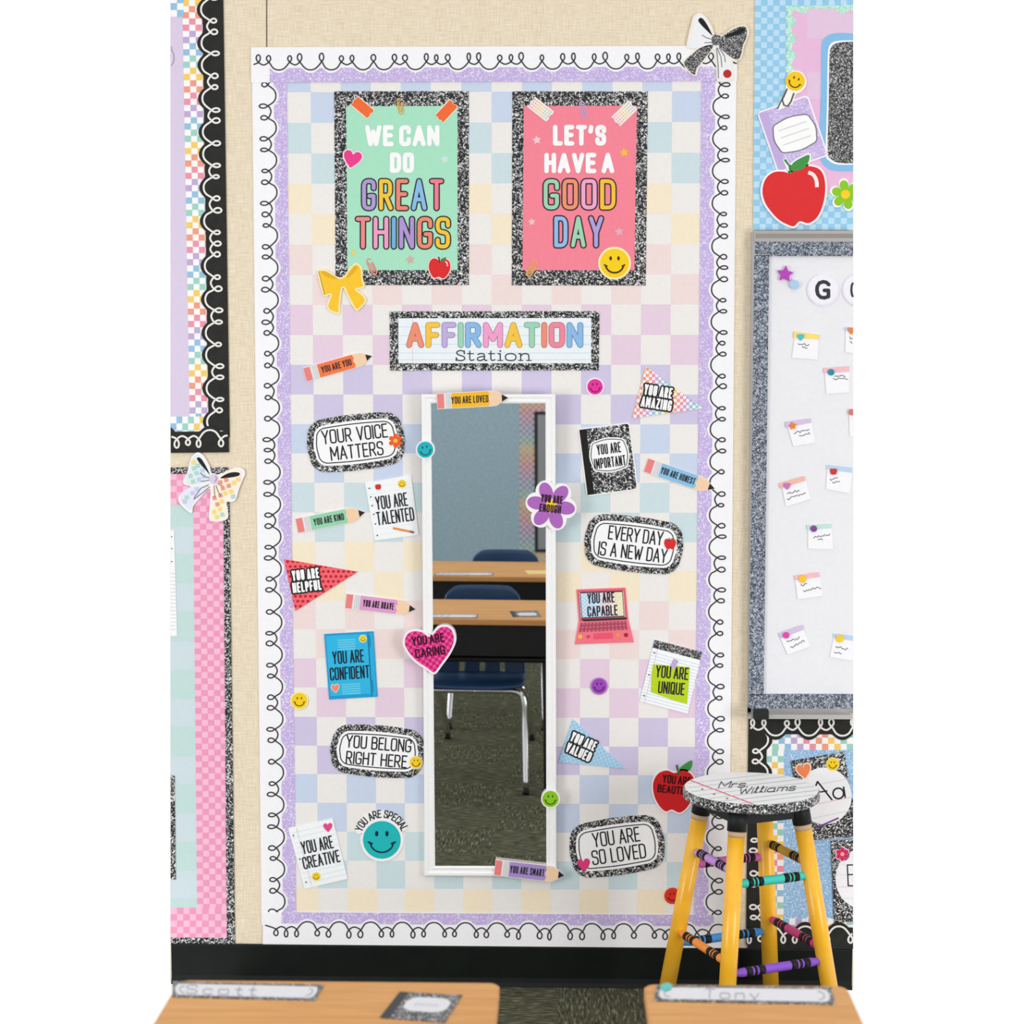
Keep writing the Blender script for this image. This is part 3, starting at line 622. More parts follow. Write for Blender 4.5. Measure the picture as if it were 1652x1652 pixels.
ck = checks(lambda p: fr(955, 1200, -22)([(x*130-65, y*110-55) for x, y in p]), 32, 27, lambda i, j: (156, 206, 238) if (i+j) % 2 else None)
pennant('light blue checked pennant reading YOU ARE VALUED on the right of the mirror', [(924, 1159.5), (1009, 1240.5), (901, 1229.5)], (190, 224, 244), ck, 937.5, 1205, -24, 'YOU ARE', 'VALUED', 50, 16.5, (43, 43))

# ------------------------------------------------------------------ book, laptop, notepad
q = quad((523, 1023), (602.5, 1018.5), (609, 1124), (531, 1128.5))
a = sheet('book_cutout', 'bright blue book cutout reading YOU ARE CONFIDENT on the left of the board', 'book cutout', q(box(0, 0, 1, 1)), (30, 156, 210))
ink(a, 'cover', [q(box(.03, .03, .87, .95))], (46, 184, 230), 1); ink(a, 'spine', [q(box(.9, .02, .985, .98))], (40, 176, 224), 1); ink(a, 'spine_line', [q(box(.875, .0, .89, 1)), q(box(.91, .06, .925, .24)), q(box(.91, .74, .925, .92))], (18, 118, 170), 1.5)
ink(a, 'cover_stripe', [q(box(.26, .10+.035*i, .62, .115+.035*i)) for i in range(5)]+[q(box(.28, .78+.035*i, .66, .795+.035*i)) for i in range(5)], (120, 212, 240), 1.5)
f = fr(564, 1072, 4); words(a, 'YOU ARE', f, -27, 24, 2, 21, 2.3, (20, 40, 54), 2); words(a, 'CONFIDENT', f, -33, 31, -24, 21, 2.3, (20, 40, 54), 2)
motif_smiley(a, 585.5, 1030.5, 5.6, lay=2); motif(a, 'heart_print', fr(541, 1110.5, 5, 6.2)(heart()), (243, 140, 112), 2, (252, 220, 206), 1)
a = sheet('laptop_cutout', 'pink laptop cutout reading YOU ARE CAPABLE on the right of the board', 'laptop cutout', [(930, 951), (1009, 948), (1013.5, 998), (1022.5, 1036), (927.5, 1039.5), (934, 1000)], (246, 120, 136))
ink(a, 'laptop_lid', [[(931.5, 953), (1008, 950), (1011.5, 999), (935.5, 1002)]], (226, 96, 116), 1)
sq = quad((934.5, 955.5), (1005.5, 953), (1008.5, 995), (937.5, 998)); ink(a, 'screen', [sq(box(0, 0, 1, 1))], (236, 244, 248), 1.5); ink(a, 'screen_outline', ring(sq([(.02, .02), (.98, .02), (.98, .98), (.02, .98)])+[], 2), (70, 56, 70), 2.6)
ink(a, 'check_pattern', checks(sq, 24, 14, lambda i, j: [(168, 212, 238), (168, 212, 238), (196, 214, 232), (246, 190, 196), (250, 214, 176), (252, 230, 150)][i//4] if (i+j) % 2 else None), lay=2)
ink(a, 'hinge', [[(937, 999), (1011.5, 996), (1011, 999.5), (942, 1002.5)]], (60, 46, 56), 2.2)
kq = quad((937, 1005), (1010, 1001.5), (1012.5, 1016), (934, 1020)); ink(a, 'keyboard', [kq(box(0, 0, 1, 1))], (176, 74, 98), 1.5); ink(a, 'key_rows', checks(kq, 25, 5, lambda i, j: (214, 110, 130) if i % 2 and j % 2 == 0 else None), lay=2)
ink(a, 'trackpad', [[(958, 1022), (988, 1020.5), (989, 1030), (957.5, 1031.5)]], (240, 86, 116), 1.6)
for x, y, c in ((936, 1027, (250, 200, 60)), (997, 1024.5, (246, 150, 70)), (1010, 1024.5, (180, 30, 50))): ink(a, 'key_sticker', [fr(x, y)(ell(3.4, n=14))], c, 2)
ink(a, 'key_sticker', [fr(949, 1027.5, 0, 3)(heart())], (220, 60, 110), 2)
words(a, 'YOU ARE', fr(970, 974, 3), -22, 22, 1, 17, 2.2, (40, 40, 60), 3); words(a, 'CAPABLE', fr(971, 975, 3), -24, 25, -19, 17, 2.2, (40, 40, 60), 3)
q = quad((1056, 1032), (1132.5, 1052), (1109.5, 1151.5), (1032, 1131))
a = sheet('notepad_cutout', 'white lined notepad cutout with a lime note reading YOU ARE UNIQUE', 'notepad cutout', q(box(0, 0, 1, 1)), (250, 251, 252), back=.0025)
ink(a, 'marbled_header', [q(box(0, 0, 1, .13))], 'marble_fine', 1); ink(a, 'ruled_line', [q(box(0, v/20, 1, v/20+.008)) for v in range(4, 20)], (196, 220, 236), 1); ink(a, 'margin_line', [q(box(.1, .13, .108, 1))], (226, 190, 206), 1.3); holes(a, q, (.06,), (.2, .56, .9))
sn = cat([(1053.2, 1071.6), (1083, 1074), (1113, 1076), (1111, 1105), (1108.4, 1135.6), (1090, 1131), (1068, 1123), (1050, 1116.5), (1051, 1095)], n=1)
ink(a, 'lime_note', [sn], (188, 214, 30), 2); ink(a, 'tape_strip', [fr(1087.5, 1071, 62)(box(-7.5, -4.2, 7.5, 4.2))], (196, 172, 214), 3)
words(a, 'YOU ARE', fr(1083, 1096, -5), -26, 27, 1, 20, 2.3, INK, 3); words(a, 'UNIQUE', fr(1083, 1097, -5), -20, 23, -23, 20, 2.3, INK, 3)

# ------------------------------------------------------------------ smileys
def smiley(label, cx, cy, rad, col, dark, rot=0, edge=(252, 246, 246), **kw):
    o = sheet('smiley_cutout', label, 'smiley cutout', fr(cx, cy)(ell(rad)), edge, group='smiley cutouts', **kw)
    p = ink(o, 'smiley_face', [fr(cx, cy)(ell(rad*.86))], col, 1); face_on(o, cx, cy, rad*.86, 2, rot, dark, p)
smiley('magenta smiley sticker right of the title banner', 960, 624, 14.6, (232, 50, 160), (130, 10, 84), 4)
smiley('teal smiley sticker on the left side of the mirror frame', 686, 725.5, 15.2, (28, 180, 190), (10, 84, 96), 12, **ONM)
smiley('purple smiley sticker right of the mirror', 966.5, 1107, 14, (156, 72, 184), (76, 20, 96), 0, (190, 130, 206))
smiley('yellow smiley sticker beside the left border', 483, 1130.5, 14.6, (250, 208, 26), (92, 66, 8), 0, (253, 238, 176), back=.0025)
smiley('lime green smiley sticker on the right side of the mirror frame', 888, 1289, 15.2, (140, 202, 30), (50, 90, 10), 0, **ONM)
smiley('red smiley sticker half hidden behind the stool', 1085, 1445.5, 13.2, (222, 50, 32), (90, 14, 8), 10, (222, 70, 50))
pts = [(616+44*math.cos(math.radians(t)), 1352-44*math.sin(math.radians(t))) for t in range(20, 166, 6)]
lob = pts+[(575, 1345), (584, 1346)]+[(616+35*math.cos(math.radians(t)), 1355-35*math.sin(math.radians(t))) for t in range(160, 381, 10)]
a = sheet('smiley_cutout', 'large teal smiley cutout with YOU ARE SPECIAL arched over it', 'smiley cutout', lob, WHITE, group='smiley cutouts')
p = ink(a, 'smiley_face', [fr(616, 1355)(ell(30.5))], (30, 184, 188), 1); face_on(a, 616, 1355, 30.5, 2, 0, (16, 52, 62), p, 2.6)
sp = 'YOU ARE SPECIAL'; wid = [(.34 if c == ' ' else GL[c][0]+.2) for c in sp]; tot = sum(wid); x = 0
for c, w_ in zip(sp, wid):
    if c != ' ':
        ang = 162-(x+w_/2)/tot*142; f = fr(616+33.5*math.cos(math.radians(ang)), 1353-33.5*math.sin(math.radians(ang)), ang-90)
        k = 10.5*(GL[c][0]) ; ink(a, 'letter', text(c, f, -k/2-1, k/2+1, 0, 13, 1.8) if c != 'I' else line(f([(0, 1), (0, 12)]), 1.8), INK, 1.5)
    x += w_

# ------------------------------------------------------------------ apple and bows
ap = cat([(1088, 1247), (1076, 1243), (1062, 1248), (1054, 1262), (1055, 1282), (1063, 1299), (1074, 1309), (1084, 1306), (1096, 1311), (1108, 1303), (1118, 1285), (1122, 1265), (1115, 1249), (1102, 1243)], n=5)
a = sheet('apple_cutout', 'red paper apple reading YOU ARE BEAUTIFUL tucked behind the stool seat', 'apple cutout', inset(ap, -2.5), (252, 240, 240), back=.0025)
ink(a, 'apple_fill', [ap], (208, 30, 36), 1); ink(a, 'stem', line([(1095, 1250), (1092, 1235)], 3), (46, 110, 50), 1.5)
sheet('leaf', None, None, fr(1096, 1248, 8, 24)(leafs()), (60, 144, 62), .004, .0025, parent=a)
words(a, 'YOU ARE', fr(1088, 1266, -6), -20, 26, 1, 14, 2.2, (60, 6, 12), 2); words(a, 'BEAUTIFUL', fr(1089, 1281, -6), -29, 32, 0, 13, 2.2, (60, 6, 12), 2)
def Z(pts, ox, oy, k): return [(ox+x/k, oy+y/k) for x, y in pts]
z = lambda p: Z(cat(p, n=4), 500, 420, 16.52)
ol = z([(210, 250), (200, 330), (270, 640), (350, 920), (400, 960), (540, 930), (460, 1150), (470, 1290), (600, 1390), (790, 1410), (800, 1200), (875, 740), (1000, 950), (1210, 1330), (1350, 1280), (1480, 1130), (1490, 1020), (1400, 890), (1250, 780), (1400, 750), (1460, 680), (1410, 480), (1385, 200), (1260, 80), (1160, 100), (1020, 250), (930, 390), (830, 450), (720, 430), (560, 320), (400, 240)])
a = sheet('bow_cutout', 'yellow paper bow at the lower left corner of the mint poster', 'bow cutout', ol, (254, 238, 184), .0055, .0026, 'bow cutouts'); ink(a, 'bow_fill', [inset(ol, 2.6)], (252, 200, 46), 1)
ink(a, 'bow_fold', [z([(290, 300), (420, 300), (640, 420), (740, 500), (600, 490), (420, 420)])], (232, 176, 34), 1.5); ink(a, 'bow_fold', [z([(960, 470), (1080, 290), (1200, 150), (1270, 190), (1170, 330), (1060, 430)])], (232, 176, 34), 1.5)
z = lambda p: Z(cat(p, n=4), 1090, 10, 12.708)
a = sheet('bow_cutout', 'black and white composition-book bow on the top right corner of the centre board', 'bow cutout', z([(460, 140), (360, 220), (310, 400), (270, 560), (225, 790), (260, 860), (430, 880), (300, 980), (155, 1130), (200, 1270), (300, 1380), (425, 1420), (465, 1290), (620, 1070), (790, 880), (820, 1100), (845, 1510), (900, 1550), (1050, 1550), (1185, 1490), (1195, 1330), (1175, 1130), (1250, 1120), (1350, 1060), (1395, 850), (1450, 700), (1500, 560), (1485, 450), (1400, 380), (1250, 410), (1100, 490), (950, 590), (870, 555), (795, 575), (750, 430), (650, 260), (550, 160)]), (248, 240, 226), .0065, .0036, 'bow cutouts')
ink(a, 'paper_loop', [z([(470, 180), (380, 270), (330, 540), (265, 780), (300, 840), (480, 850), (640, 830), (760, 760), (750, 620), (700, 420), (600, 240)])], (242, 242, 246), 1)
ink(a, 'loop_hollow', [z([(500, 240), (465, 300), (540, 400), (650, 510), (750, 600), (720, 520), (640, 370), (560, 260)])], BLACK, 2); ink(a, 'loop_hollow', [z([(1000, 620), (1150, 540), (1380, 440), (1420, 500), (1300, 570), (1150, 620)])], BLACK, 2)
ink(a, 'marbled_loop', [z([(950, 620), (1100, 520), (1280, 430), (1400, 410), (1460, 480), (1450, 640), (1380, 800), (1340, 1000), (1280, 1090), (1180, 1070), (1050, 980), (900, 850), (880, 720)])], 'marble_fine', 1.2)
ink(a, 'marbled_tail', [z([(760, 790), (560, 830), (400, 930), (180, 1140), (230, 1270), (310, 1360), (400, 1400), (430, 1290), (600, 1060), (740, 880)])], 'marble_fine', 1)
ink(a, 'paper_tail', [z([(830, 830), (850, 1100), (870, 1500), (960, 1530), (1100, 1510), (1180, 1440), (1170, 1290), (1120, 1110), (980, 950), (900, 850)])], (240, 240, 242), 1)
ink(a, 'tail_fold', sum([strip(z_, 1.3) for z_ in (Z([(850, 850), (930, 1050), (950, 1250)], 1090, 10, 12.708), Z([(890, 850), (1000, 1020), (1020, 1150)], 1090, 10, 12.708), Z([(540, 590), (640, 650), (750, 680)], 1090, 10, 12.708), Z([(590, 750), (680, 745), (760, 740)], 1090, 10, 12.708), Z([(840, 850), (870, 1200), (880, 1480)], 1090, 10, 12.708))], []), (110, 112, 118), 1.6)
ink(a, 'bow_knot', [z([(760, 600), (850, 580), (930, 620), (940, 720), (880, 790), (770, 790), (740, 700)])], 'marble_fine', 2.4)
ink(a, 'apple_print', [z(ell(85, 85, 16, 1060, 1385))], (190, 40, 34), 2)
z = lambda p: Z(cat(p, n=4), 280, 720, 12.708)
a = sheet('bow_cutout', 'pastel rainbow checked bow on the corner of the pink checked board', 'bow cutout', z([(470, 130), (370, 220), (320, 380), (270, 560), (200, 700), (215, 780), (350, 825), (220, 900), (100, 1050), (120, 1160), (220, 1270), (330, 1360), (385, 1345), (405, 1225), (560, 1040), (745, 870), (750, 1100), (730, 1480), (800, 1535), (960, 1540), (1110, 1475), (1110, 1300), (1085, 1145), (1200, 1140), (1280, 1080), (1330, 900), (1410, 700), (1460, 580), (1440, 480), (1330, 430), (1200, 460), (1050, 530), (900, 580), (820, 550), (765, 550), (745, 430), (645, 240), (560, 145)]), (250, 246, 246), .0065, .0036, 'bow cutouts')
ink(a, 'mint_loop', [z([(440, 180), (380, 260), (300, 540), (230, 700), (280, 770), (440, 790), (620, 750), (740, 680), (730, 580), (600, 300), (510, 190)])], (226, 238, 240), 1)
ink(a, 'yellow_loop', [z([(910, 660), (1000, 560), (1250, 480), (1350, 490), (1410, 560), (1340, 720), (1270, 920), (1230, 1080), (1150, 1070), (1010, 990), (880, 830)])], (252, 240, 220), 1)
ink(a, 'lavender_tail', [z([(740, 760), (600, 800), (360, 830), (200, 940), (140, 1060), (180, 1160), (340, 1310), (400, 1170), (560, 990), (700, 840)])], (230, 232, 246), 1.2)
ink(a, 'yellow_tail', [z([(790, 800), (800, 1100), (770, 1470), (930, 1500), (1080, 1440), (1080, 1290), (1040, 1060), (900, 860)])], (252, 242, 216), 1.2)
ink(a, 'loop_hollow', [z([(500, 230), (480, 260), (560, 380), (680, 510), (740, 580), (690, 460), (600, 300), (540, 235)])], BLACK, 2); ink(a, 'loop_hollow', [z([(960, 655), (1100, 560), (1240, 530), (1350, 545), (1340, 600), (1200, 635)])], BLACK, 2)
D = [(y_, x_, c) for c, l in (((178, 218, 206), ((420, 450), (470, 550), (345, 610), (400, 720), (270, 1050), (500, 400))), ((196, 206, 236), ((590, 500), (520, 680), (390, 960), (480, 880), (230, 1130), (620, 620))), ((246, 220, 130), ((410, 330), (1240, 750), (1330, 680), (1180, 930), (1060, 970), (830, 1350), (890, 1450), (950, 1290), (990, 1130))), ((238, 156, 136), ((1080, 690), (1010, 860), (1130, 810), (840, 1060), (900, 1190), (960, 740), (960, 1010))), ((190, 214, 220), ((1220, 1030), (1000, 1400)))) for x_, y_ in l]
ink(a, 'pattern_spot', [(Z(fr(x_, y_, 12)(box(-42, -42, 42, 42)), 280, 720, 12.708), c) for y_, x_, c in D], lay=1.8)
ink(a, 'fold_line', sum([strip(Z(q_, 280, 720, 12.708), 1.3) for q_ in ([(540, 545), (640, 620), (740, 650)], [(560, 720), (650, 710), (740, 690)], [(720, 790), (560, 860), (420, 1060)], [(740, 830), (600, 950), (410, 1090)], [(830, 800), (840, 950), (845, 1050)], [(870, 800), (910, 920), (970, 1020)], [(900, 760), (960, 800), (1010, 810)])], []), (120, 112, 132), 2)
ink(a, 'bow_knot', [z(ell(92, 105, 14, 828, 672))], (222, 206, 232), 2.6); ink(a, 'knot_shine', strip(Z([(860, 610), (885, 660), (850, 730)], 280, 720, 12.708), 2), (168, 150, 186), 3)

# ================================================================== upper left board
a = sheet('bulletin_paper', 'lilac paper of the board at the upper left edge', 'backing paper', [(275.3, -40), (330, -40), (334, 715), (275.3, 715)], (220, 207, 231), .0010, 0)
ink(a, 'grey_letter_edge', strip(fr(275.6, 92)([(0, -14), (3.5, -10), (5, -4), (5, 3), (3, 9), (.5, 12)]), 1.3)+strip(fr(275.5, 83)([(.2, 2), (2, 5), (.2, 8)]), 1), (150, 144, 156), 1)
def rb(i, j, k=0): return RAINBOW[((j+k)//2) % 6] if (i+j) % 2 == 0 else None
PQ = quad((293.5, -40), (345, -40), (354, 717), (307, 717))
a = sheet('checked_trim', 'rainbow checked strip down the upper left board', 'border', PQ(box(0, 0, 1, 1)), (252, 250, 250), .0016, .0010, 'rainbow checked strips')
ink(a, 'check_pattern', checks(PQ, 5, 76, lambda i, j: rb(i, j, 1)), lay=.6)
PQ = quad((275.3, -6), (296, -6), (296, 27), (275.3, 27))
PQ2 = quad((275.3, 672), (350, 672), (350, 705), (275.3, 705))
a = sheet('checked_trim', 'short rainbow checked strip across the bottom of the upper left board', 'border', PQ2(box(0, 0, 1, 1)), (252, 250, 250), .0022, .0016, 'rainbow checked strips'); ink(a, 'check_pattern', checks(PQ2, 8, 3, lambda i, j: RAINBOW[(i//2) % 6] if (i+j) % 2 else None), lay=.6)
a = sheet('checked_trim', 'short rainbow checked strip at the very top of the upper left board', 'border', PQ(box(0, 0, 1, 1)), (252, 250, 250), .0022, .0010, 'rainbow checked strips'); ink(a, 'check_pattern', checks(PQ, 2, 3, lambda i, j: RAINBOW[0] if (i+j) % 2 else None), lay=.6)
KB = dict(paper='black_board', line_col=(240, 236, 232), lw=3.0, group='black scalloped borders', pitch=54, dip=13.5, loop=13, margin=7)
border('border_strip', 'black scalloped border with white curls down the upper left board', (337, -40), (348, 706), 1, 22.5, 0, 31, off=.0032, back=.0016, **KB)
border('border_strip', 'black scalloped border with white curls along the bottom of the upper left board', (275.3, 708), (369, 707), -1, 22.8, 0, 36, off=.0050, back=.0032, **KB)
# lower left board
a = sheet('bulletin_paper', 'pale teal checked paper of the board at the lower left edge', 'backing paper', [(275.3, 770), (330, 770), (332, 1480), (275.3, 1480)], (207, 223, 229), .0010, 0)
ink(a, 'check_pattern', [box(275.3, y, 316+(y-800)*.004, y+46.5) for y in (803, 894, 987, 1081, 1173, 1265, 1358, 1450)], (196, 222, 219), .8)
def pk(i, j): return (240, 156, 192) if (i+j) % 2 else None
PQ = quad((311.5, 768), (363, 768), (368.5, 1516), (318.5, 1516))
a = sheet('checked_trim', 'pink checked strip down the lower left board', 'border', PQ(box(0, 0, 1, 1)), (251, 192, 216), .0016, .0010, 'pink checked strips'); ink(a, 'check_pattern', checks(PQ, 5, 78, pk), lay=.6)
PQ = quad((275.3, 1464.5), (367, 1464.5), (367, 1516), (275.3, 1516))
a = sheet('checked_trim', 'pink checked strip along the bottom of the lower left board', 'border', PQ(box(0, 0, 1, 1)), (251, 192, 216), .0022, .0010, 'pink checked strips'); ink(a, 'check_pattern', checks(PQ, 9, 5, pk), lay=.6)
PQ = quad((275.3, 764), (363, 764), (363, 814), (275.3, 814))
a = sheet('checked_trim', 'pink checked strip across the top of the lower left board under the rainbow bow', 'border', PQ(box(0, 0, 1, 1)), (251, 192, 216), .0022, .0010, 'pink checked strips'); ink(a, 'check_pattern', checks(PQ, 9, 5, pk), lay=.6)
MG = 'black marbled edge strips'
sheet('marbled_trim', 'black marbled strip down the right of the lower left board', 'border', [(360, 760), (369.5, 760), (379, 1523), (366, 1523)], 'marble', .0030, .0016, MG)
sheet('marbled_trim', 'black marbled strip across the top of the lower left board', 'border', [(275.3, 754), (368, 754), (368, 764.5), (275.3, 764.5)], 'marble', .0036, .0022, MG)
sheet('marbled_trim', 'black marbled strip along the bottom of the lower left board', 'border', [(275.3, 1512.5), (378.5, 1513.5), (378.5, 1524), (275.3, 1523)], 'marble', .0036, .0022, MG)
a = sheet('lined_page', 'sliver of a white lined page at the left edge of the teal board', 'paper cutout', [(275.3, 856), (280.6, 856), (285.5, 1026), (275.3, 1026)], (248, 249, 250), .003, .001)
ink(a, 'ruled_line', [box(276, 925+6*i, 283, 925.8+6*i) for i in range(16)], (200, 206, 212), 1); ink(a, 'punch_hole', [fr(277, y)(ell(1.1, n=8)) for y in (866, 885, 906)], (90, 90, 96), 1.2)
sheet('composition_book_cutout', 'sliver of a black marbled card at the left edge of the teal board', 'book cutout', [(275.3, 1251), (281.5, 1252), (283.5, 1419), (275.3, 1418)], 'marble', .003, .001)

# ================================================================== upper right board
PQ = quad((1218.5, -40), (1376.3, -40), (1376.3, 371), (1215.5, 371))
a = sheet('bulletin_paper', 'blue checked paper of the board at the upper right', 'backing paper', PQ(box(0, 0, 1, 1)), (190, 226, 248), .004, 0)
ink(a, 'check_pattern', checks(PQ, 16, 42, lambda i, j: (150, 204, 236) if (i+j) % 2 else None), lay=.6)
wob = [(1376, 5), (1376, 300), (1290, 300), (1272, 280)]
edge = [(1269+2.5*math.cos(y/3.2), y) for y in range(284, 8, -2)]
a = sheet('banner_card', 'mint glitter edged pink card behind the big letter at the upper right', 'banner card', edge+[(1376.3, 8), (1376.3, 318), (1290, 318)], 'mint_glitter', .0052, .004)
ed2 = [(1281+3.6*math.sin(y/4.4), y) for y in range(300, 20, -2)]+[(x, 19+3*math.sin(x/5)) for x in range(1282, 1374, 3)]
ink(a, 'pink_panel', [ed2+[(1376.3, 19), (1376.3, 312), (1290, 312)]], (236, 188, 222), 1); ink(a, 'check_pattern', [box(1302, 14, 1350, 62), box(1326, 62, 1376.3, 62+.1), box(1302, 115, 1350, 160), box(1340, 22, 1376.3, 62)], (230, 200, 226), 1.3)
sheet('letter_cutout', 'black marbled block letter cut off by the right edge with a pale blue rim', 'letter cutout', [(1376.3, 54)]+cat([(1360, 53), (1340, 55), (1327, 66), (1325, 90), (1324, 160), (1322, 240), (1326, 262), (1340, 274), (1360, 276)], False, 3)+[(1376.3, 276)], (136, 192, 234), .0066, .0054)
a = bpy.data.objects['letter_cutout']
ink(a, 'white_rim', [[(1376.3, 65)]+cat([(1364, 65), (1346, 67), (1337, 76), (1335, 100), (1334, 170), (1332, 245), (1336, 258), (1348, 265), (1364, 266)], False, 3)+[(1376.3, 266)]], (250, 250, 250), 1)
ink(a, 'marbled_fill', [[(1376.3, 67.5)]+cat([(1366, 67.5), (1349, 70), (1340, 78), (1338, 100), (1337, 170), (1335, 243), (1339, 255), (1350, 262), (1366, 263.5)], False, 3)+[(1376.3, 263.5)]], 'marble_fine', 2)
a = sheet('smiley_paper_clip_cutout', 'paper clip cutout topped by a yellow smiley above the lilac notebook', 'paper clip cutout', cat([(1270, 122), (1276, 116), (1287, 114), (1296, 119), (1301, 130), (1299, 141), (1291, 149), (1284, 152), (1279, 166), (1268, 172), (1254, 178), (1256, 168), (1267, 145), (1268, 136)], n=4), (252, 250, 244), .0090, .0042)
p = ink(a, 'smiley_face', [fr(1283, 131)(ell(15.5))], (250, 204, 20), 1); face_on(a, 1283, 131, 15, 2, -22, (84, 58, 6), p)
ink(a, 'clip_wire', strip([(1270, 143), (1262, 161), (1265, 170), (1271, 171), (1276, 164), (1281, 150)], 2.6)+strip([(1268, 146), (1254, 176)], 2), (90, 90, 94), 1.5)
f = fr(1279, 216, 19)
a = sheet('notebook_cutout', 'lilac glitter notebook cutout behind the red apple at the upper right', 'notebook cutout', f(rr(87, 104, 7)), (250, 244, 252), .0082, .0042)
ink(a, 'cover', [f(rr(82, 99, 5))], LG, 1); ink(a, 'spine', [f(box(-41, -49, -28, 49))], (196, 174, 224), 1.5)
ink(a, 'name_label', [fr(1282.5, 215.5, 19)(rr(63, 49, 9, 3.5))], (252, 252, 252), 2); ink(a, 'label_outline', ring(fr(1282.5, 215.5, 19)(rr(63, 49, 9, 3.5)), 1.6), (116, 110, 120), 2.5); ink(a, 'ruled_line', [fr(1282.5, 215.5, 19)(box(-24, y, 24, y+1.2)) for y in (-12, 0, 12)], (206, 204, 208), 2.5)
ap = cat([(1274, 279), (1264, 277), (1248, 278), (1235, 289), (1230, 308), (1234, 326), (1243, 340), (1256, 354), (1270, 362), (1281, 365), (1290, 357), (1304, 360), (1317, 352), (1326, 335), (1331, 312), (1330, 288), (1322, 273), (1305, 268), (1288, 272)], n=4)
a = sheet('apple_cutout', 'big red paper apple with a green leaf at the upper right', 'apple cutout', inset(ap, -3), (252, 246, 246), .0100, .0042)
ink(a, 'apple_fill', [ap], (224, 44, 48), 1); ink(a, 'apple_shine', strip(cat([(1304, 278), (1312, 282), (1317, 291), (1318, 302)], False, 4), 6), (252, 236, 238), 2)
l = sheet('leaf', None, None, inset(fr(1276, 275, 2, 32)(leafs()), -2.5), (250, 250, 248), .0100, .0083, parent=a); ink(a, 'leaf_fill', [fr(1276, 275, 2, 32)(leafs())], (66, 150, 70), 1.5, l)
l = sheet('stem', None, None, [(1263, 258), (1268, 254), (1277, 268), (1278, 281), (1273, 281)], (250, 250, 248), .0100, .0083, parent=a); ink(a, 'stem_fill', [[(1264.5, 258.5), (1267.5, 256), (1275.5, 268), (1276.5, 281), (1274, 281), (1272, 268)]], (66, 140, 70), 1.5, l)
fc = (1365, 314)
fo = [(min(x, 1376.3), y) for x, y in fr(1365, 314, 12, 27)(flower(6, .5))]
a = sheet('flower_cutout', 'lime green paper flower beside the big red apple', 'flower cutout', fo, (250, 250, 246), .0076, .0042)
ink(a, 'petals', [[(min(x, 1376.2), y) for x, y in fr(1365, 314, 12, 23.5)(flower(6, .52))]], (140, 202, 34), 1); ink(a, 'flower_centre', [fr(1364, 313.5)(ell(7.5))], (250, 208, 40), 2)

# ================================================================== whiteboard
WB = [(1213.5, 373), (1376.4, 373), (1376.4, 1158), (1205, 1158)]
wb = empty('whiteboard', WALL.hit(1295, 770, .0), 'magnetic whiteboard with blue-grey marbled edging on the right', 'whiteboard')
def wpart(name, q, col, off, back, parent=None):
    return sheet(name, None, None, q, col, off, back, parent=parent or wb)
wpart('board_surface', [(1234, 408), (1376.3, 408), (1376.3, 1126), (1228, 1126)], (236, 236, 240), .016, 0)
tf = wpart('frame_rail', [(1216, 372), (1376.3, 372), (1376.3, 390), (1216, 390)], 'alu', .024, 0); ink(tf, 'rail_groove', [box(1219, 377, 1376.2, 384)], (150, 144, 138), 1, tf)
wpart('frame_rail', [(1213, 374), (1220, 374), (1211.5, 1156), (1206, 1156)], 'alu', .022, 0)
wpart('frame_rail', [(1206, 1141), (1376.3, 1141), (1376.3, 1151), (1206, 1151)], 'alu', .022, 0)
for nm, q in (('marbled_edging', [(1218, 390), (1376.3, 390), (1376.3, 413), (1218, 413)]), ('marbled_edging', [(1217, 412), (1241, 412), (1232, 1121), (1208, 1121)]), ('marbled_edging', [(1208, 1120), (1376.3, 1120), (1376.3, 1143), (1208, 1143)])):
    wpart(nm, q, 'marble_blue', .0225, .016)
# marker tray: a lipped ledge in front of the bottom rail
t0, t1 = WALL.hit(1207, 1146, .02), WALL.hit(1374.5, 1146, .06)
pf = [(.0215, 0), (.06, -.004), (.066, .003), (.068, -.008), (.0215, -.018)]
vs = [V((x, -d, t0.z+z_-.004)) for x in (t0.x, t1.x) for d, z_ in pf]
link('marker_tray', vs, [[i, 5+i, 5+(i+1) % 5, (i+1) % 5] for i in range(5)]+[[4, 3, 2, 1, 0], [5, 6, 7, 8, 9]], 'alu', wb)
sheet('binder_clip', 'black clip on the left end of the whiteboard tray', 'clip', fr(1228, 1153)(rr(25, 16, 3)), (34, 36, 36), .076, .060)
WO = dict(off=.0195, back=.016)
a = sheet('star_magnet', 'purple star magnet near the top left of the whiteboard', 'magnet', fr(1267, 442, -6, 13.5)(star(.5)), (184, 70, 184), off=.024, back=.016)
a = sheet('round_magnet', 'pale blue ball magnet beside the purple star', 'magnet', fr(1282, 459)(ell(7.5)), (176, 206, 234), off=.024, back=.016)
def letter_disc(label, cx, cy, s):
    pts = [(min(x, 1376.3), y) for x, y in fr(cx, cy)(ell(26, n=40))]
    o = sheet('letter_disc', label, 'letter disc', pts, (238, 232, 244), group='letter discs', **WO)
    pts = [(min(x, 1376.2), y) for x, y in fr(cx, cy-1)(ell(24, n=40))]; ink(o, 'disc_face', [pts], (243, 241, 248), 1)
    return o
a = letter_disc('white disc with a bold black letter G on the whiteboard', 1328, 467.5, 'G'); ink(a, 'letter', line(fr(0, 0)([(1337, -459), (1333, -455.5), (1328, -454.5), (1322, -456.5), (1318.5, -462), (1318, -468), (1319.5, -475), (1324, -479.5), (1330, -480.5), (1336.5, -478.5), (1336.5, -468.5), (1330, -468.5)]), 6), (54, 54, 60), 2)
a = letter_disc('white disc with a black letter cut off by the right edge of the whiteboard', 1385, 467.5, 'O')
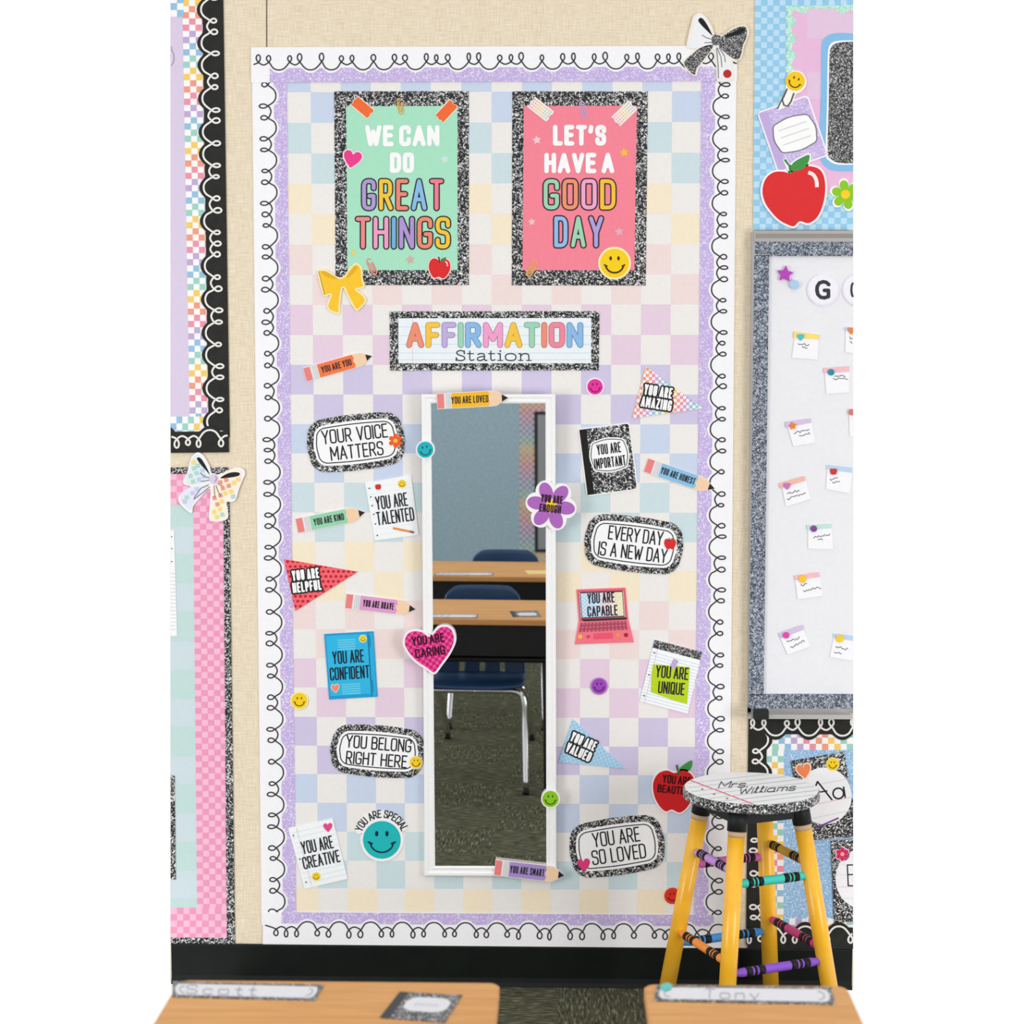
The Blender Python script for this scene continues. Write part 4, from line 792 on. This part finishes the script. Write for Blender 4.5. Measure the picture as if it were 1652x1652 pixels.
ink(a, 'letter', strip([(1376.2, 456), (1374, 461), (1373.4, 468), (1374.4, 475), (1376.2, 479)], 3.4), (54, 54, 60), 2)
def note(label, quad_, tapeq, tcol, pin, pc, px, py, scribble):
    clip = lambda p: [(min(x, 1376.3), y) for x, y in p]
    o = sheet('memo_note', label, 'note', clip(quad_), (247, 247, 250), group='memo notes on the whiteboard', **WO)
    ink(o, 'tape_strip', [clip(tapeq)], tcol, 1)
    sh = {'heart': lambda: fr(px, py, 0, 5.5)(heart()), 'round': lambda: fr(px, py)(ell(5.2, n=16)), 'star': lambda: fr(px, py, 10, 6.5)(star(.55)), 'apple': lambda: fr(px, py, 0, 5.5)(apple()), 'sun': lambda: fr(px, py, 0, 6.6)(flower(8, .3))}[pin]()
    m = sheet('pushpin', None, None, clip(sh), pc, .0235, .0198, parent=o)
    it = []
    rg = random.Random(px)
    for (xa, ya, xb, yb) in scribble:
        xb = min(xb, 1375); k = max(4, int((xb-xa)/1.8)); p = [(xa+(xb-xa)*i/k, ya+(yb-ya)*i/k+rg.uniform(-2.1, 2.1)) for i in range(k+1)]
        it += strip(p, 1.0)
    if it: ink(o, 'handwriting', it, (52, 54, 72), 1.5)
def nq(tl, tr, br, bl): return [tl, tr, br, bl]
YW, LV, PK, PE, BL_, MT = (252, 222, 124), (214, 196, 226), (246, 190, 200), (246, 186, 170), (188, 214, 240), (196, 228, 218)
note('small note with yellow tape and a teal heart pin on the whiteboard', nq((1283, 538), (1321, 540), (1319, 580), (1278, 577)), nq((1281, 535), (1322, 540), (1321, 548), (1280, 545)), YW, 'heart', (84, 192, 200), 1292, 544, [(1287, 555, 1305, 556), (1294, 560, 1303, 562)])
note('small note with an orange heart pin at the top right edge of the whiteboard', nq((1365, 530), (1378, 530), (1378, 570), (1364, 568)), nq((1364, 528), (1378, 528), (1378, 535), (1363, 533)), LV, 'heart', (232, 136, 66), 1374, 534, [(1371, 545, 1376, 547), (1371, 552, 1376, 553)])
note('small note with pink tape and a blue round pin on the whiteboard', nq((1331, 596), (1370, 594), (1370, 633), (1333, 635)), nq((1329, 594), (1370, 591), (1370, 600), (1329, 602)), PK, 'round', (42, 142, 168), 1341, 600.5, [(1346, 607, 1364, 606), (1344, 612, 1368, 611)])
note('small note with salmon tape cut off by the right edge of the whiteboard', nq((1370, 663), (1378, 663), (1378, 704), (1371, 703)), nq((1369, 661), (1378, 661), (1378, 669), (1369, 669)), PE, 'round', (214, 120, 110), 1374.5, 665, [])
note('small tilted note with lavender tape and an orange star pin on the whiteboard', nq((1270, 686), (1308, 677), (1315, 714), (1280, 720)), nq((1267, 681), (1308, 675), (1309, 682), (1268, 690)), LV, 'star', (240, 130, 50), 1279, 687, [(1281, 699, 1306, 693), (1289, 703, 1307, 699)])
note('small note with pale blue tape and a red apple pin on the whiteboard', nq((1335, 753), (1375, 759), (1371, 796), (1333, 789)), nq((1334, 750), (1375, 755), (1375, 763), (1334, 757)), BL_, 'apple', (204, 56, 58), 1345, 760.5, [(1339, 774, 1352, 771), (1343, 779, 1355, 776)])
note('small tilted note with salmon tape and a purple heart pin on the whiteboard', nq((1262, 785), (1300, 775), (1308, 805), (1268, 817)), nq((1257, 780), (1298, 768), (1299, 776), (1259, 788)), PE, 'heart', (196, 122, 186), 1270, 784.5, [(1270, 797, 1290, 790), (1270, 805, 1300, 796)])
note('small note with mint tape and a purple round pin on the whiteboard', nq((1304, 848), (1342, 846), (1344, 886), (1304, 885)), nq((1302, 847), (1342, 845), (1342, 852), (1302, 855)), MT, 'round', (130, 72, 150), 1313, 853, [(1312, 866, 1339, 862), (1319, 871, 1327, 870)])
note('small note with pink tape and a yellow sun pin on the whiteboard', nq((1283, 933), (1322, 926), (1327, 961), (1287, 967)), nq((1281, 929), (1321, 923), (1323, 931), (1283, 936)), PK, 'sun', (247, 200, 56), 1295, 934, [(1292, 944, 1302, 943), (1296, 953, 1325, 948)])
note('small tilted note with lavender tape and a magenta round pin low on the whiteboard', nq((1258, 1027), (1295, 1013), (1307, 1043), (1271, 1056)), nq((1256, 1022), (1295, 1008), (1297, 1016), (1259, 1030)), LV, 'round', (226, 72, 166), 1268.5, 1025, [(1269, 1036, 1290, 1029), (1275, 1045, 1298, 1034)])
note('small note with blue tape and a yellow round pin low on the whiteboard', nq((1346, 1026), (1378, 1030), (1378, 1066), (1339, 1060)), nq((1345, 1022), (1378, 1026), (1378, 1034), (1345, 1029)), BL_, 'sun', (246, 206, 60), 1355, 1030, [(1348, 1044, 1368, 1047), (1346, 1053, 1358, 1054)])

# ================================================================== lower right board
PQ = quad((1210, 1160), (1376.3, 1160), (1376.3, 1524), (1209, 1524))
a = sheet('bulletin_paper', 'blue glitter paper of the alphabet board at the lower right', 'backing paper', PQ(box(0, 0, 1, 1)), 'blue_glitter', .0010, 0)
def rbx(i, j): return RAINBOW[(i//2+j//3) % 6] if (i+j) % 2 else None
for lab, q4, nx, ny in (('rainbow checked strip across the top of the alphabet board', ((1236, 1180), (1376.3, 1180), (1376.3, 1210), (1236, 1210)), 14, 3), ('rainbow checked strip down the left of the alphabet board', ((1236, 1210), (1264.5, 1210), (1264, 1505), (1232, 1505)), 3, 30), ('rainbow checked strip along the bottom of the alphabet board', ((1232, 1482), (1376.3, 1482), (1376.3, 1512), (1232, 1512)), 14, 3)):
    k = quad(*q4); off = .0016 if nx == 3 else .0022
    a = sheet('checked_trim', lab, 'border', k(box(0, 0, 1, 1)), (252, 250, 250), off, .0010, 'rainbow checked strips')
    ink(a, 'check_pattern', checks(k, nx, ny, (lambda i, j: RAINBOW[(j//2+1) % 6] if (i+j) % 2 else None) if nx == 3 else (lambda i, j: RAINBOW[[1, 0, 5, 4, 3, 2][(i//2) % 6]] if (i+j) % 2 else None)), lay=.6)
border('border_strip', 'black scalloped border with white curls down the left of the alphabet board', (1226, 1160), (1222, 1524), -1, 18.5, 0, 42, off=.0034, back=.0016, **KB)
border('border_strip', 'black scalloped border with white curls across the top of the alphabet board', (1207.5, 1173), (1376.3, 1173.5), 1, 14, 0, 45, off=.0054, back=.0034, **KB)
border('border_strip', 'black scalloped border with white curls along the bottom of the alphabet board', (1206, 1508), (1376.3, 1508), -1, 23, 0, 49, off=.0054, back=.0034, **KB)
def alpha_card(label, pts, cx, cy, rx, ry, rot):
    o = sheet('alphabet_card', label, 'alphabet card', pts, 'marble', .0048, .0010, 'alphabet cards')
    e = [(min(x, 1376.2), y) for x, y in fr(cx, cy, rot)(ell(rx, ry, 48))]; ink(o, 'white_oval', [e], (248, 247, 251), 1); return o
a = alpha_card('black marbled alphabet card showing Aa with an orange heart behind the stool', [(1276, 1228), (1362, 1213), (1371, 1270), (1376.3, 1292), (1376.3, 1350), (1300, 1356)], 1330, 1284, 44, 46, 8)
ink(a, 'ruled_line', [[(1322, 1265), (1374, 1255), (1374, 1256), (1322, 1266)], [(1310, 1320), (1372, 1307), (1372, 1308), (1310, 1321)]], (206, 224, 230), 1.5); ink(a, 'base_line', [[(1316, 1297), (1374, 1285.4), (1374, 1286.4), (1316, 1298)]], (238, 190, 200), 1.5)
ink(a, 'letter', line([(1316, 1268), (1319, 1261), (1342, 1290)], 2.6)+line([(1322, 1278), (1334, 1276)], 2.2), INK, 2); ink(a, 'letter', ring(fr(1352.5, 1280)(ell(8.5, 8.5)), 2.6)+line([(1361, 1270), (1363.5, 1286)], 2.6), INK, 2)
ink(a, 'purple_line', line([(1318, 1335), (1352, 1320)], 2.6), (110, 66, 150), 2)
motif(a, 'heart_print', fr(1297, 1244, 10, 11.5)(heart()), (243, 138, 84), 3, (252, 226, 208), 2); motif_smiley(a, 1343.5, 1233, 9.5, (250, 210, 30), (252, 240, 150), 3)
a = alpha_card('black marbled alphabet card showing E with a pink flower at the right edge', [(1341, 1357), (1376.3, 1354), (1376.3, 1488), (1346, 1488)], 1392, 1418, 44, 48, 0)
ink(a, 'base_line', [box(1352, 1430.5, 1376.1, 1431.3)], (238, 190, 200), 1.5); ink(a, 'ruled_line', [box(1357, 1394, 1376.1, 1394.8), box(1350, 1411, 1376.1, 1411.8), box(1356, 1449, 1376.1, 1449.8)], (216, 228, 234), 1.5)
ink(a, 'letter', line([(1375.5, 1395.5), (1367, 1395.5), (1368.5, 1429), (1375.5, 1429)], 2)+line([(1367.5, 1411), (1375.5, 1411)], 2), INK, 2); motif_flower(a, 1359, 1378, 11, (220, 30, 110), (250, 190, 120), 3, (250, 214, 230))

# ================================================================== solid furniture helpers
def tube(path, rad, seg=12, cap=True):
    """Vertices and faces of a tube along a list of points (rad: number or per point)."""
    vs, fs = [], []; n = len(path); R = rad if isinstance(rad, list) else [rad]*n
    t = (path[1]-path[0]).normalized(); u = t.orthogonal().normalized()
    for i, p in enumerate(path):
        t = (path[min(i+1, n-1)]-path[max(i-1, 0)]).normalized(); u = (u-t*u.dot(t)).normalized(); v = t.cross(u)
        vs += [p+(u*math.cos(2*math.pi*k/seg)+v*math.sin(2*math.pi*k/seg))*R[i] for k in range(seg)]
        if i: fs += [[(i-1)*seg+k, (i-1)*seg+(k+1) % seg, i*seg+(k+1) % seg, i*seg+k] for k in range(seg)]
    if cap: fs += [list(range(seg-1, -1, -1)), list(range((n-1)*seg, n*seg))]
    return vs, fs
def tubeobj(name, path, rad, col, parent, seg=14): return link(name, *tube(path, rad, seg), col, parent, smooth=True)
def cm(pts, n=6):
    out = []
    for i in range(len(pts)-1):
        a, b, c, d = pts[max(i-1, 0)], pts[i], pts[i+1], pts[min(i+2, len(pts)-1)]
        for k in range(n):
            t = k/n; out.append((b*2+(c-a)*t+(a*2-b*5+c*4-d)*t*t+(b*3-a-c*3+d)*t**3)*.5)
    return out+[pts[-1]]
def boxobj(name, lo, hi, col, parent, bev=.003):
    bm = bmesh.new(); bmesh.ops.create_cube(bm, size=1)
    for v in bm.verts: v.co = V(((lo[i]+hi[i])/2+v.co[i]*(hi[i]-lo[i]) for i in range(3)))
    if bev: bmesh.ops.bevel(bm, geom=bm.edges[:], offset=bev, segments=2, affect='EDGES')
    vs = [v.co.copy() for v in bm.verts]; bm.verts.index_update(); fs = [[v.index for v in f.verts] for f in bm.faces]; bm.free()
    return link(name, vs, fs, col, parent)
def copy_tree(o, parent=None):
    c = o.copy(); COL.objects.link(c); c.parent = parent
    for ch in list(o.children): copy_tree(ch, c)
    return c

# ------------------------------------------------------------------ stool
HS = .604
SD = (FWD*FPX+RGT*(1212-826)+UPV*(826-1271))/FPX; SC0 = CAM+SD*4.39; SX, SY, HS = SC0.x, SC0.y, SC0.z
stool = empty('pencil_stool', (SX, SY, 0), 'round stool with yellow pencil legs and crayon rungs behind the right desk', 'stool')
RS = .166
sv, sf = [], []
prof = [(0, -.024), (RS-.004, -.024), (RS, -.021), (RS, -.004), (RS-.004, 0), (0, 0)]
N = 64
for rad, dz in prof[1:5]: sv += [V((SX+rad*math.cos(2*math.pi*k/N), SY+rad*math.sin(2*math.pi*k/N), HS+dz)) for k in range(N)]
sf = [[i*N+k, i*N+(k+1) % N, (i+1)*N+(k+1) % N, (i+1)*N+k] for i in range(3) for k in range(N)]; nc = len(sf)
sf += [list(range(3*N, 4*N)), list(range(N-1, -1, -1))]
seat = link('seat', sv, sf, ['marble']*nc+[(238, 238, 236), 'marble'], stool)
TOP = Plane((0, 0, HS), (0, 0, 1)); ORI['seat#pl'] = TOP; ORI['seat#off'] = 0
def onseat(p): 
    q = TOP.hit(*p); return math.hypot(q.x-SX, q.y-SY) < RS-.003
def seatline(a, b, wd):
    P = [(a[0]+(b[0]-a[0])*t/40, a[1]+(b[1]-a[1])*t/40) for t in range(41)]; P = [p for p in P if onseat(p)]; return line([P[0], P[-1]], wd, caps=False) if len(P) > 1 else []
ink(seat, 'ruled_line', sum([seatline((1098, y+13), (1325, y-13), .9) for y in (1252, 1259, 1266, 1273, 1280, 1287, 1294, 1301)], []), (190, 206, 214), .6, seat)
ink(seat, 'margin_line', seatline((1108, 1256.5), (1215, 1297), 1.5), (232, 70, 104), .9, seat)
ink(seat, 'punch_hole', [fr(x, y)(ell(2.2, 1.1, 10)) for x, y in ((1133, 1273), (1152, 1281), (1173, 1288))], (120, 120, 128), .9, seat)
f = lambda pts: [(1158+x*1.0+y*.28, 1271.5-x*.03-y*.62) for x, y in pts]
ink(seat, 'handwriting', text('Mrs.', f, 0, 48, 0, 18, 1.5, gap=.12), (70, 72, 82), 1.2, seat)
f = lambda pts: [(1190+x*1.0+y*.28, 1281.5-x*.07-y*.62) for x, y in pts]
ink(seat, 'handwriting', text('Williams', f, 0, 92, 0, 18, 1.5, gap=.14), (70, 72, 82), 1.2, seat)
dR = V((.932, -.362, 0)).normalized(); dF = V((-dR.y*-1, -dR.x, 0)); dF = V((dR.y, -dR.x, 0))
dirs = {'R': dR, 'F': dF, 'L': -dR, 'B': -dF}
ZT = HS-.026
def legpt(k, z): t = (ZT-z)/ZT; return V((SX, SY, z))+dirs[k]*(.119+(.224-.119)*t)
# black apron
for a_, b_ in (('L', 'F'), ('F', 'R'), ('R', 'B'), ('B', 'L')):
    p, q = legpt(a_, ZT)+V((0, 0, .001)), legpt(b_, ZT)+V((0, 0, .001)); t = (q-p).normalized(); nrm = t.cross(V((0, 0, 1)))*.009
    c8 = [p+nrm, q+nrm, q-nrm, p-nrm]; c8 += [v-V((0, 0, .036)) for v in c8]
    link('apron', c8, [[0, 1, 2, 3], [7, 6, 5, 4]]+[[i, 4+i, 4+(i+1) % 4, (i+1) % 4] for i in range(4)], (34, 36, 36), stool)
for k in 'LFRB':
    top = legpt(k, ZT-.052)
    lg = tubeobj('leg', [legpt(k, ZT-.062), legpt(k, .034)], .0205, 'yellow_paint', stool, 20)
    tubeobj('bracket', [legpt(k, ZT), legpt(k, ZT-.05)], .0235, (30, 32, 32), lg, 18)
    tubeobj('bare_wood_band', [legpt(k, ZT-.049), legpt(k, ZT-.064)], .0208, (206, 176, 140), lg, 18)
    tubeobj('ferrule', [legpt(k, .036), legpt(k, .030), legpt(k, .027), legpt(k, .022), legpt(k, .016)], [.0208, .0215, .0206, .0215, .0208], 'chrome', lg, 20)
    tubeobj('eraser_foot', [legpt(k, .017), legpt(k, .001)], .0200, (238, 150, 140), lg, 20)
def project(p):
    d = p-CAM; z_ = d.dot(FWD); return 826+FPX*d.dot(RGT)/z_, 826-FPX*d.dot(UPV)/z_
def leg_at(k, y):
    lo, hi = .0, ZT
    for _ in range(40):
        m = (lo+hi)/2
        if project(legpt(k, m))[1] > y: lo = m
        else: hi = m
    return m
RC = [('L', 'F', 1377.5, 1400, (200, 150, 226)), ('L', 'F', 1508, 1547, (248, 150, 66)), ('F', 'R', 1425, 1413.5, (64, 206, 190)), ('F', 'R', 1569, 1552, (140, 84, 204)), ('L', 'B', 1396, 1379.5, (220, 110, 200)), ('L', 'B', 1521, 1502, (74, 150, 222)), ('B', 'R', 1363, 1386, (216, 170, 50)), ('B', 'R', 1484, 1525, (206, 70, 130))]
for a_, b_, ya, yb, c in RC:
    z_ = (leg_at(a_, ya)+leg_at(b_, yb))/2; p, q = legpt(a_, z_), legpt(b_, z_)
    g = lambda t: p+(q-p)*t
    rg = tubeobj('crayon_rung', [g(t) for t in (.0, .1, .14, .86, .9, 1)], [.0078, .0088, .0108, .0108, .0088, .0078], c, stool, 14)
    for t0_, t1_ in ((.17, .235), (.30, .365), (.635, .70), (.765, .83)): tubeobj('black_band', [g(t0_), g(t1_)], .0111, BLACK, rg, 14)
    for t0_, t1_ in ((.235, .30), (.70, .765)): tubeobj('black_band', [g(t0_+.018), g(t1_-.018)], .0111, BLACK, rg, 14)

# ------------------------------------------------------------------ desks
HD = .65
DTOP = Plane((0, 0, HD), (0, 0, 1))
def desk(xa, xb, yf, yb, label, group):
    """Desk with its front edge (towards the wall) at yf and the sitter's edge at yb."""
    o = empty('student_desk', ((xa+xb)/2, (yf+yb)/2, 0), label, 'desk', group)
    cx, cy = (xa+xb)/2, (yf+yb)/2; W, Dp = xb-xa, yf-yb
    e = [(cx+x, cy+y) for x, y in rr(W, Dp, .016, n=6)]; n = len(e)
    vs, fs, cs = [], [], []
    for ins, z in ((.002, HD-.022), (0, HD-.020), (0, HD-.003), (.003, HD)):
        vs += [V((cx+(x-cx)*(1-2*ins/W), cy+(y-cy)*(1-2*ins/Dp), z)) for x, y in e]
    for k in range(3):
        fs += [[k*n+i, k*n+(i+1) % n, (k+1)*n+(i+1) % n, (k+1)*n+i] for i in range(n)]; cs += ['desk_edge']*n
    fs += [list(range(3*n, 4*n)), list(range(n-1, -1, -1))]; cs += ['desk_wood', (40, 40, 40)]
    link('desk_top', vs, fs, cs, o)
    # black book box, open towards the sitter
    xl, xr, y0, y1, zt, zb = xa+.008, xb-.03, yb+.03, yf-.012, HD-.022, HD-.14; K = (26, 27, 27)
    bx_ = boxobj('book_box', (xl, y1-.004, zb), (xr, y1, zt), K, o, 0)
    for nm, lo, hi in (('box_floor', (xl, y0, zb), (xr, y1, zb+.004)), ('box_side', (xl, y0, zb), (xl+.004, y1, zt)), ('box_side', (xr-.004, y0, zb), (xr, y1, zt))): boxobj(nm, lo, hi, K, bx_, 0)
    tubeobj('box_rail', cm([V((xl+.01, y1-.02, zb-.012)), V((cx, y1-.02, zb-.012)), V((xr-.01, y1-.02, zb-.012))], 3), .011, K, o, 10)
    for sx in (-1, 1):
        for y_, yy in ((y1-.03, y1-.05), (y0+.04, y0+.02)):
            x_ = xl+.012 if sx < 0 else xr-.012
            lg = tubeobj('leg', cm([V((x_, y_, zb+.01)), V((x_+sx*.004, y_, .3)), V((x_+sx*.006, yy, .02))], 5), .012, (30, 31, 31), o, 12)
            tubeobj('foot_cap', [V((x_+sx*.006, yy, .022)), V((x_+sx*.006, yy, .0005))], .015, (20, 20, 20), lg, 12)
    return o
DX0, DX1 = DTOP.hit(274, 1606).x, DTOP.hit(805, 1600).x
DYF = DTOP.hit(700, 1584.2).y; DYB = mirrored(790, 967.5, HD).y
EX0, EX1 = DTOP.hit(1040, 1600).x, DTOP.hit(1375.5, 1612).x
d1 = desk(DX0, DX1, DYF, DYB, 'left of the two front desks, maple top with a name plate and notebook tag', 'student desks')
d2 = desk(EX0, EX1, DYF, DYB, 'right front desk in front of the stool, maple top cut by the right edge', 'student desks')
r2 = mirrored(790, 930, HD); sh = V((mirrored(795, 928, HD).x-mirrored(770, 996, HD).x, r2.y-DYF, 0))
d3 = desk(DX0+sh.x-.16, DX1+sh.x, DYF+sh.y, DYB+sh.y, 'maple desk of the back row, seen only in the mirror, upper of two', 'student desks')

# ------------------------------------------------------------------ chairs
def chair(cx, yf, label, group):
    """Navy shell chair facing the wall: seat front edge at yf."""
    o = empty('school_chair', (cx, yf-.2, 0), label, 'chair', group); H = .395
    NU, NV = 22, 16; vs = []
    for j in range(NV+1):
        v = j/NV
        for i in range(NU+1):
            u = -1+2*i/NU; hw = .20-.03*v; k = abs(u)**4
            drop = -.022*max(0, 1-v/.16)**2+.012*abs(u)**3*(1-v)-.052*v
            vs.append(V((cx+hw*u*(1-.06*(1-v)**3*k), yf-.02*k*(1-v)**3-.40*v, H+drop)))
    fs = [[j*(NU+1)+i, j*(NU+1)+i+1, (j+1)*(NU+1)+i+1, (j+1)*(NU+1)+i] for j in range(NV) for i in range(NU)]
    s = link('seat', vs, fs, 'navy', o, smooth=True); m = s.modifiers.new('thickness', 'SOLIDIFY'); m.thickness = .008
    vs = []; NU, NV = 34, 20; ring_ = 4
    for j in range(NV+1):
        v = j/NV
        for i in range(NU+1):
            u = -1+2*i/NU; hw = .172-.022*v; top = 1-.10*max(0, abs(u)-.62)**1.6/.38**1.6*(v**3)
            hw *= 1-.05*max(0, v-.8)/.2*abs(u)**6
            vs.append(V((cx+hw*u, yf-.40-.055*v-.012*math.sin(math.pi*v)+.035*u*u-.02, H-.058+(.345*v)*top)))
    slots = [(8, 10), (16, 18), (24, 26)]
    fs = [[j*(NU+1)+i, j*(NU+1)+i+1, (j+1)*(NU+1)+i+1, (j+1)*(NU+1)+i] for j in range(NV) for i in range(NU) if not (1 <= j < 4 and any(a <= i < b for a, b in slots))]
    b = link('backrest', vs, fs, 'navy', o, smooth=True); m = b.modifiers.new('thickness', 'SOLIDIFY'); m.thickness = .008
    for sx in (-1, 1):
        x = cx+sx*.185
        fl_ = tubeobj('leg', cm([V((cx, yf-.03, H-.030)), V((cx+sx*.10, yf-.03, H-.030)), V((cx+sx*.160, yf-.03, H-.034)), V((cx+sx*.186, yf-.026, H-.065)), V((cx+sx*.192, yf-.015, .22)), V((cx+sx*.20, yf+.045, .02))], 5), .0115, 'chrome', o, 14)
        tubeobj('foot_glide', [V((cx+sx*.20, yf+.045, .022)), V((cx+sx*.20, yf+.047, .0005))], .0135, (40, 30, 26), fl_, 12)
        rl_ = tubeobj('leg', cm([V((cx, yf-.32, H-.070)), V((cx+sx*.10, yf-.32, H-.070)), V((cx+sx*.148, yf-.33, H-.076)), V((cx+sx*.164, yf-.36, H-.11)), V((cx+sx*.168, yf-.52, .2)), V((cx+sx*.172, yf-.74, .02))], 5), .0115, 'chrome', o, 14)
        tubeobj('foot_glide', [V((cx+sx*.172, yf-.74, .022)), V((cx+sx*.172, yf-.745, .0005))], .0135, (40, 30, 26), rl_, 12)
        tubeobj('seat_rail', [V((cx+sx*.13, yf-.03, H-.034)), V((cx+sx*.12, yf-.32, H-.066))], .009, 'chrome', o, 10)
    return o
YS = -1.86
CX = mirrored(779, 944, y=YS-.46).x
c1 = chair(CX, YS, 'navy blue school chair tucked under the front desk, seen in the mirror', 'school chairs')
bk = mirrored(816, 884, y=YS-.46+sh.y)
c2 = copy_tree(c1); c2.location = c1.location+V((bk.x-CX, sh.y, 0)); c2['label'] = 'navy blue school chair behind the back row desk, seen in the mirror'

# ------------------------------------------------------------------ things on the desks
DO = dict(pl=DTOP, off=.0012, back=.0002)
def nameplate(label, q4, word, wx, dot=None):
    q = quad(*q4); hole = lambda m, mx: q([(u, v) for u, v in cap(m, mx)])
    def cap(m, mx):
        R = []
        for k in range(13): t = math.pi/2-math.pi*k/12; R.append((1-mx-.035+.035*math.cos(t), .5-(.5-m)*math.sin(t)))
        for k in range(13): t = -math.pi/2-math.pi*k/12; R.append((mx+.035+.035*math.cos(t), .5-(.5-m)*math.sin(t)))
        return R
    o = sheet('name_plate', label, 'name plate', q(box(0, 0, 1, 1)), 'marble_fine', group='desk name plates', **DO)
    ink(o, 'white_panel', [hole(.14, .02)], (222, 222, 226), .4)
    ink(o, 'panel_outline', strip(q([(u, v) for u, v in cap(.27, .05)[:13]]), 1.2)+strip(q([(u, v) for u, v in cap(.27, .05)[13:]]), 1.2), (120, 122, 130), .8)
    f = lambda pts: q([(wx[0]+x*(wx[1]-wx[0]), .78-y*.56) for x, y in pts])
    it = []; L = len(word); x = 0; tot = sum(GL[c][0]+.3 for c in word)-.3
    for c in word:
        for st in GL[c][1]: it += line(f([((x+a)/tot, b) for a, b in rnd(st)]), 1.5)
        x += GL[c][0]+.3
    ink(o, 'handwriting', it, (140, 142, 152), .8)
    if dot: ink(o, 'teal_spot', [q(ell(.035, .28, 16, *dot))], (96, 196, 190), .9)
    return o
nameplate('long name plate on the left front desk', ((278, 1583), (523, 1588), (508.5, 1614), (278, 1608)), 'Scott', (.10, .57))
nameplate('long name plate on the right front desk with a teal spot', ((1060, 1589), (1341, 1592), (1347.5, 1620.5), (1055, 1614.5)), 'Tony', (.28, .58), (.055, .13))
q = quad((645, 1599.5), (746, 1605), (718, 1649.5), (612, 1641.5))
a = sheet('desk_tag', 'composition-book name tag stuck on the left front desk', 'desk tag', q(box(0, 0, 1, 1)), 'marble_fine', group='desk tags', **DO)
ink(a, 'tag_spine', [q(box(0, 0, .15, 1))], (62, 62, 66), .4); ink(a, 'tag_label', [q(rr(.66, .5, .16, .02)) if 0 else q([(.56+x, .42+y) for x, y in rr(.68, .52, .2)])], (222, 222, 226), .5)
ink(a, 'handwriting', strip(q([(.38+.03*i, .42+.05*(-1)**i) for i in range(13)]), .9), (150, 152, 160), .9)
for src, lab in ((bpy.data.objects['name_plate'], 'name plate on the back row desk, seen in the mirror'),):
    c = copy_tree(src); c.location = src.location+sh; c['label'] = lab
p3 = [mirrored(x, y, HD+.001) for x, y in ((846, 920), (884, 920), (884, 926), (852, 926))]
a = link('yellow_note', p3+[v-V((0, 0, .0008)) for v in p3], [[3, 2, 1, 0], [4, 5, 6, 7]]+[[i, (i+1) % 4, 4+(i+1) % 4, 4+i] for i in range(4)], (240, 214, 140), None, sum(p3, V((0, 0, 0)))/4)
tag(a, 'pale yellow note on the back row desk, seen in the mirror', 'note')

# ------------------------------------------------------------------ far wall, seen in the mirror
YB = -6.1
def far(pts, off): return [mirrored(x, y, y=YB+off) for x, y in pts]
def farsheet(name, label, cat_, pts, col, off, back):
    f = far(pts, off); n = len(f); b = [v+V((0, back-off, 0)) for v in f]; o_ = sum(f, V((0, 0, 0)))/n
    return tag(link(name, f+b, [list(range(n)), list(range(2*n-1, n-1, -1))]+[[i, n+i, n+(i+1) % n, (i+1) % n] for i in range(n)], col, None, o_), label, cat_)
lo = mirrored(700, 930, y=YB).z
P = [V((-1.9, YB+.006, .08)), V((.3, YB+.006, .08)), V((.3, YB+.006, 2.3)), V((-1.9, YB+.006, 2.3))]
a = link('bulletin_paper', P+[v-V((0, .005, 0)) for v in P], [[0, 1, 2, 3][::-1], [4, 5, 6, 7]]+[[i, (i+1) % 4, 4+(i+1) % 4, 4+i] for i in range(4)], 'teal_glitter', None, P[0]); tag(a, 'blue glitter paper on the far wall, seen in the mirror', 'backing paper')
def farchecks(o, q, nx, ny, off, colf):
    vs, fs, cs = [], [], []
    for p, c in checks(q, nx, ny, colf): fs.append(list(range(len(vs), len(vs)+4))); vs += far(p, off); cs.append(c)
    link('check_pattern', vs, fs, cs, o, ORI[o.name])
q = quad((838, 640), (882, 640), (882, 920), (838, 920))
a = farsheet('checked_trim', 'rainbow checked panel on the far wall, seen in the mirror', 'border', q(box(0, 0, 1, 1)), (236, 226, 228), .009, .006)
farchecks(a, q, 9, 58, .0095, lambda i, j: [(246, 206, 120), (240, 176, 130), (236, 150, 170), (196, 160, 206), (150, 180, 220), (150, 206, 196)][((j+2)//3) % 6] if (i+j) % 2 else None)
a = farsheet('framed_board', 'grey board in a black frame on the far wall, seen in the mirror', 'board', [(862, 664), (890, 664), (890, 891), (863, 891)], (52, 54, 58), .014, .009)
f_ = far([(867.5, 669), (888, 669), (888, 886), (868, 886)], .0145); link('board_surface', f_, [[0, 1, 2, 3]], (172, 174, 178), a, ORI[a.name])
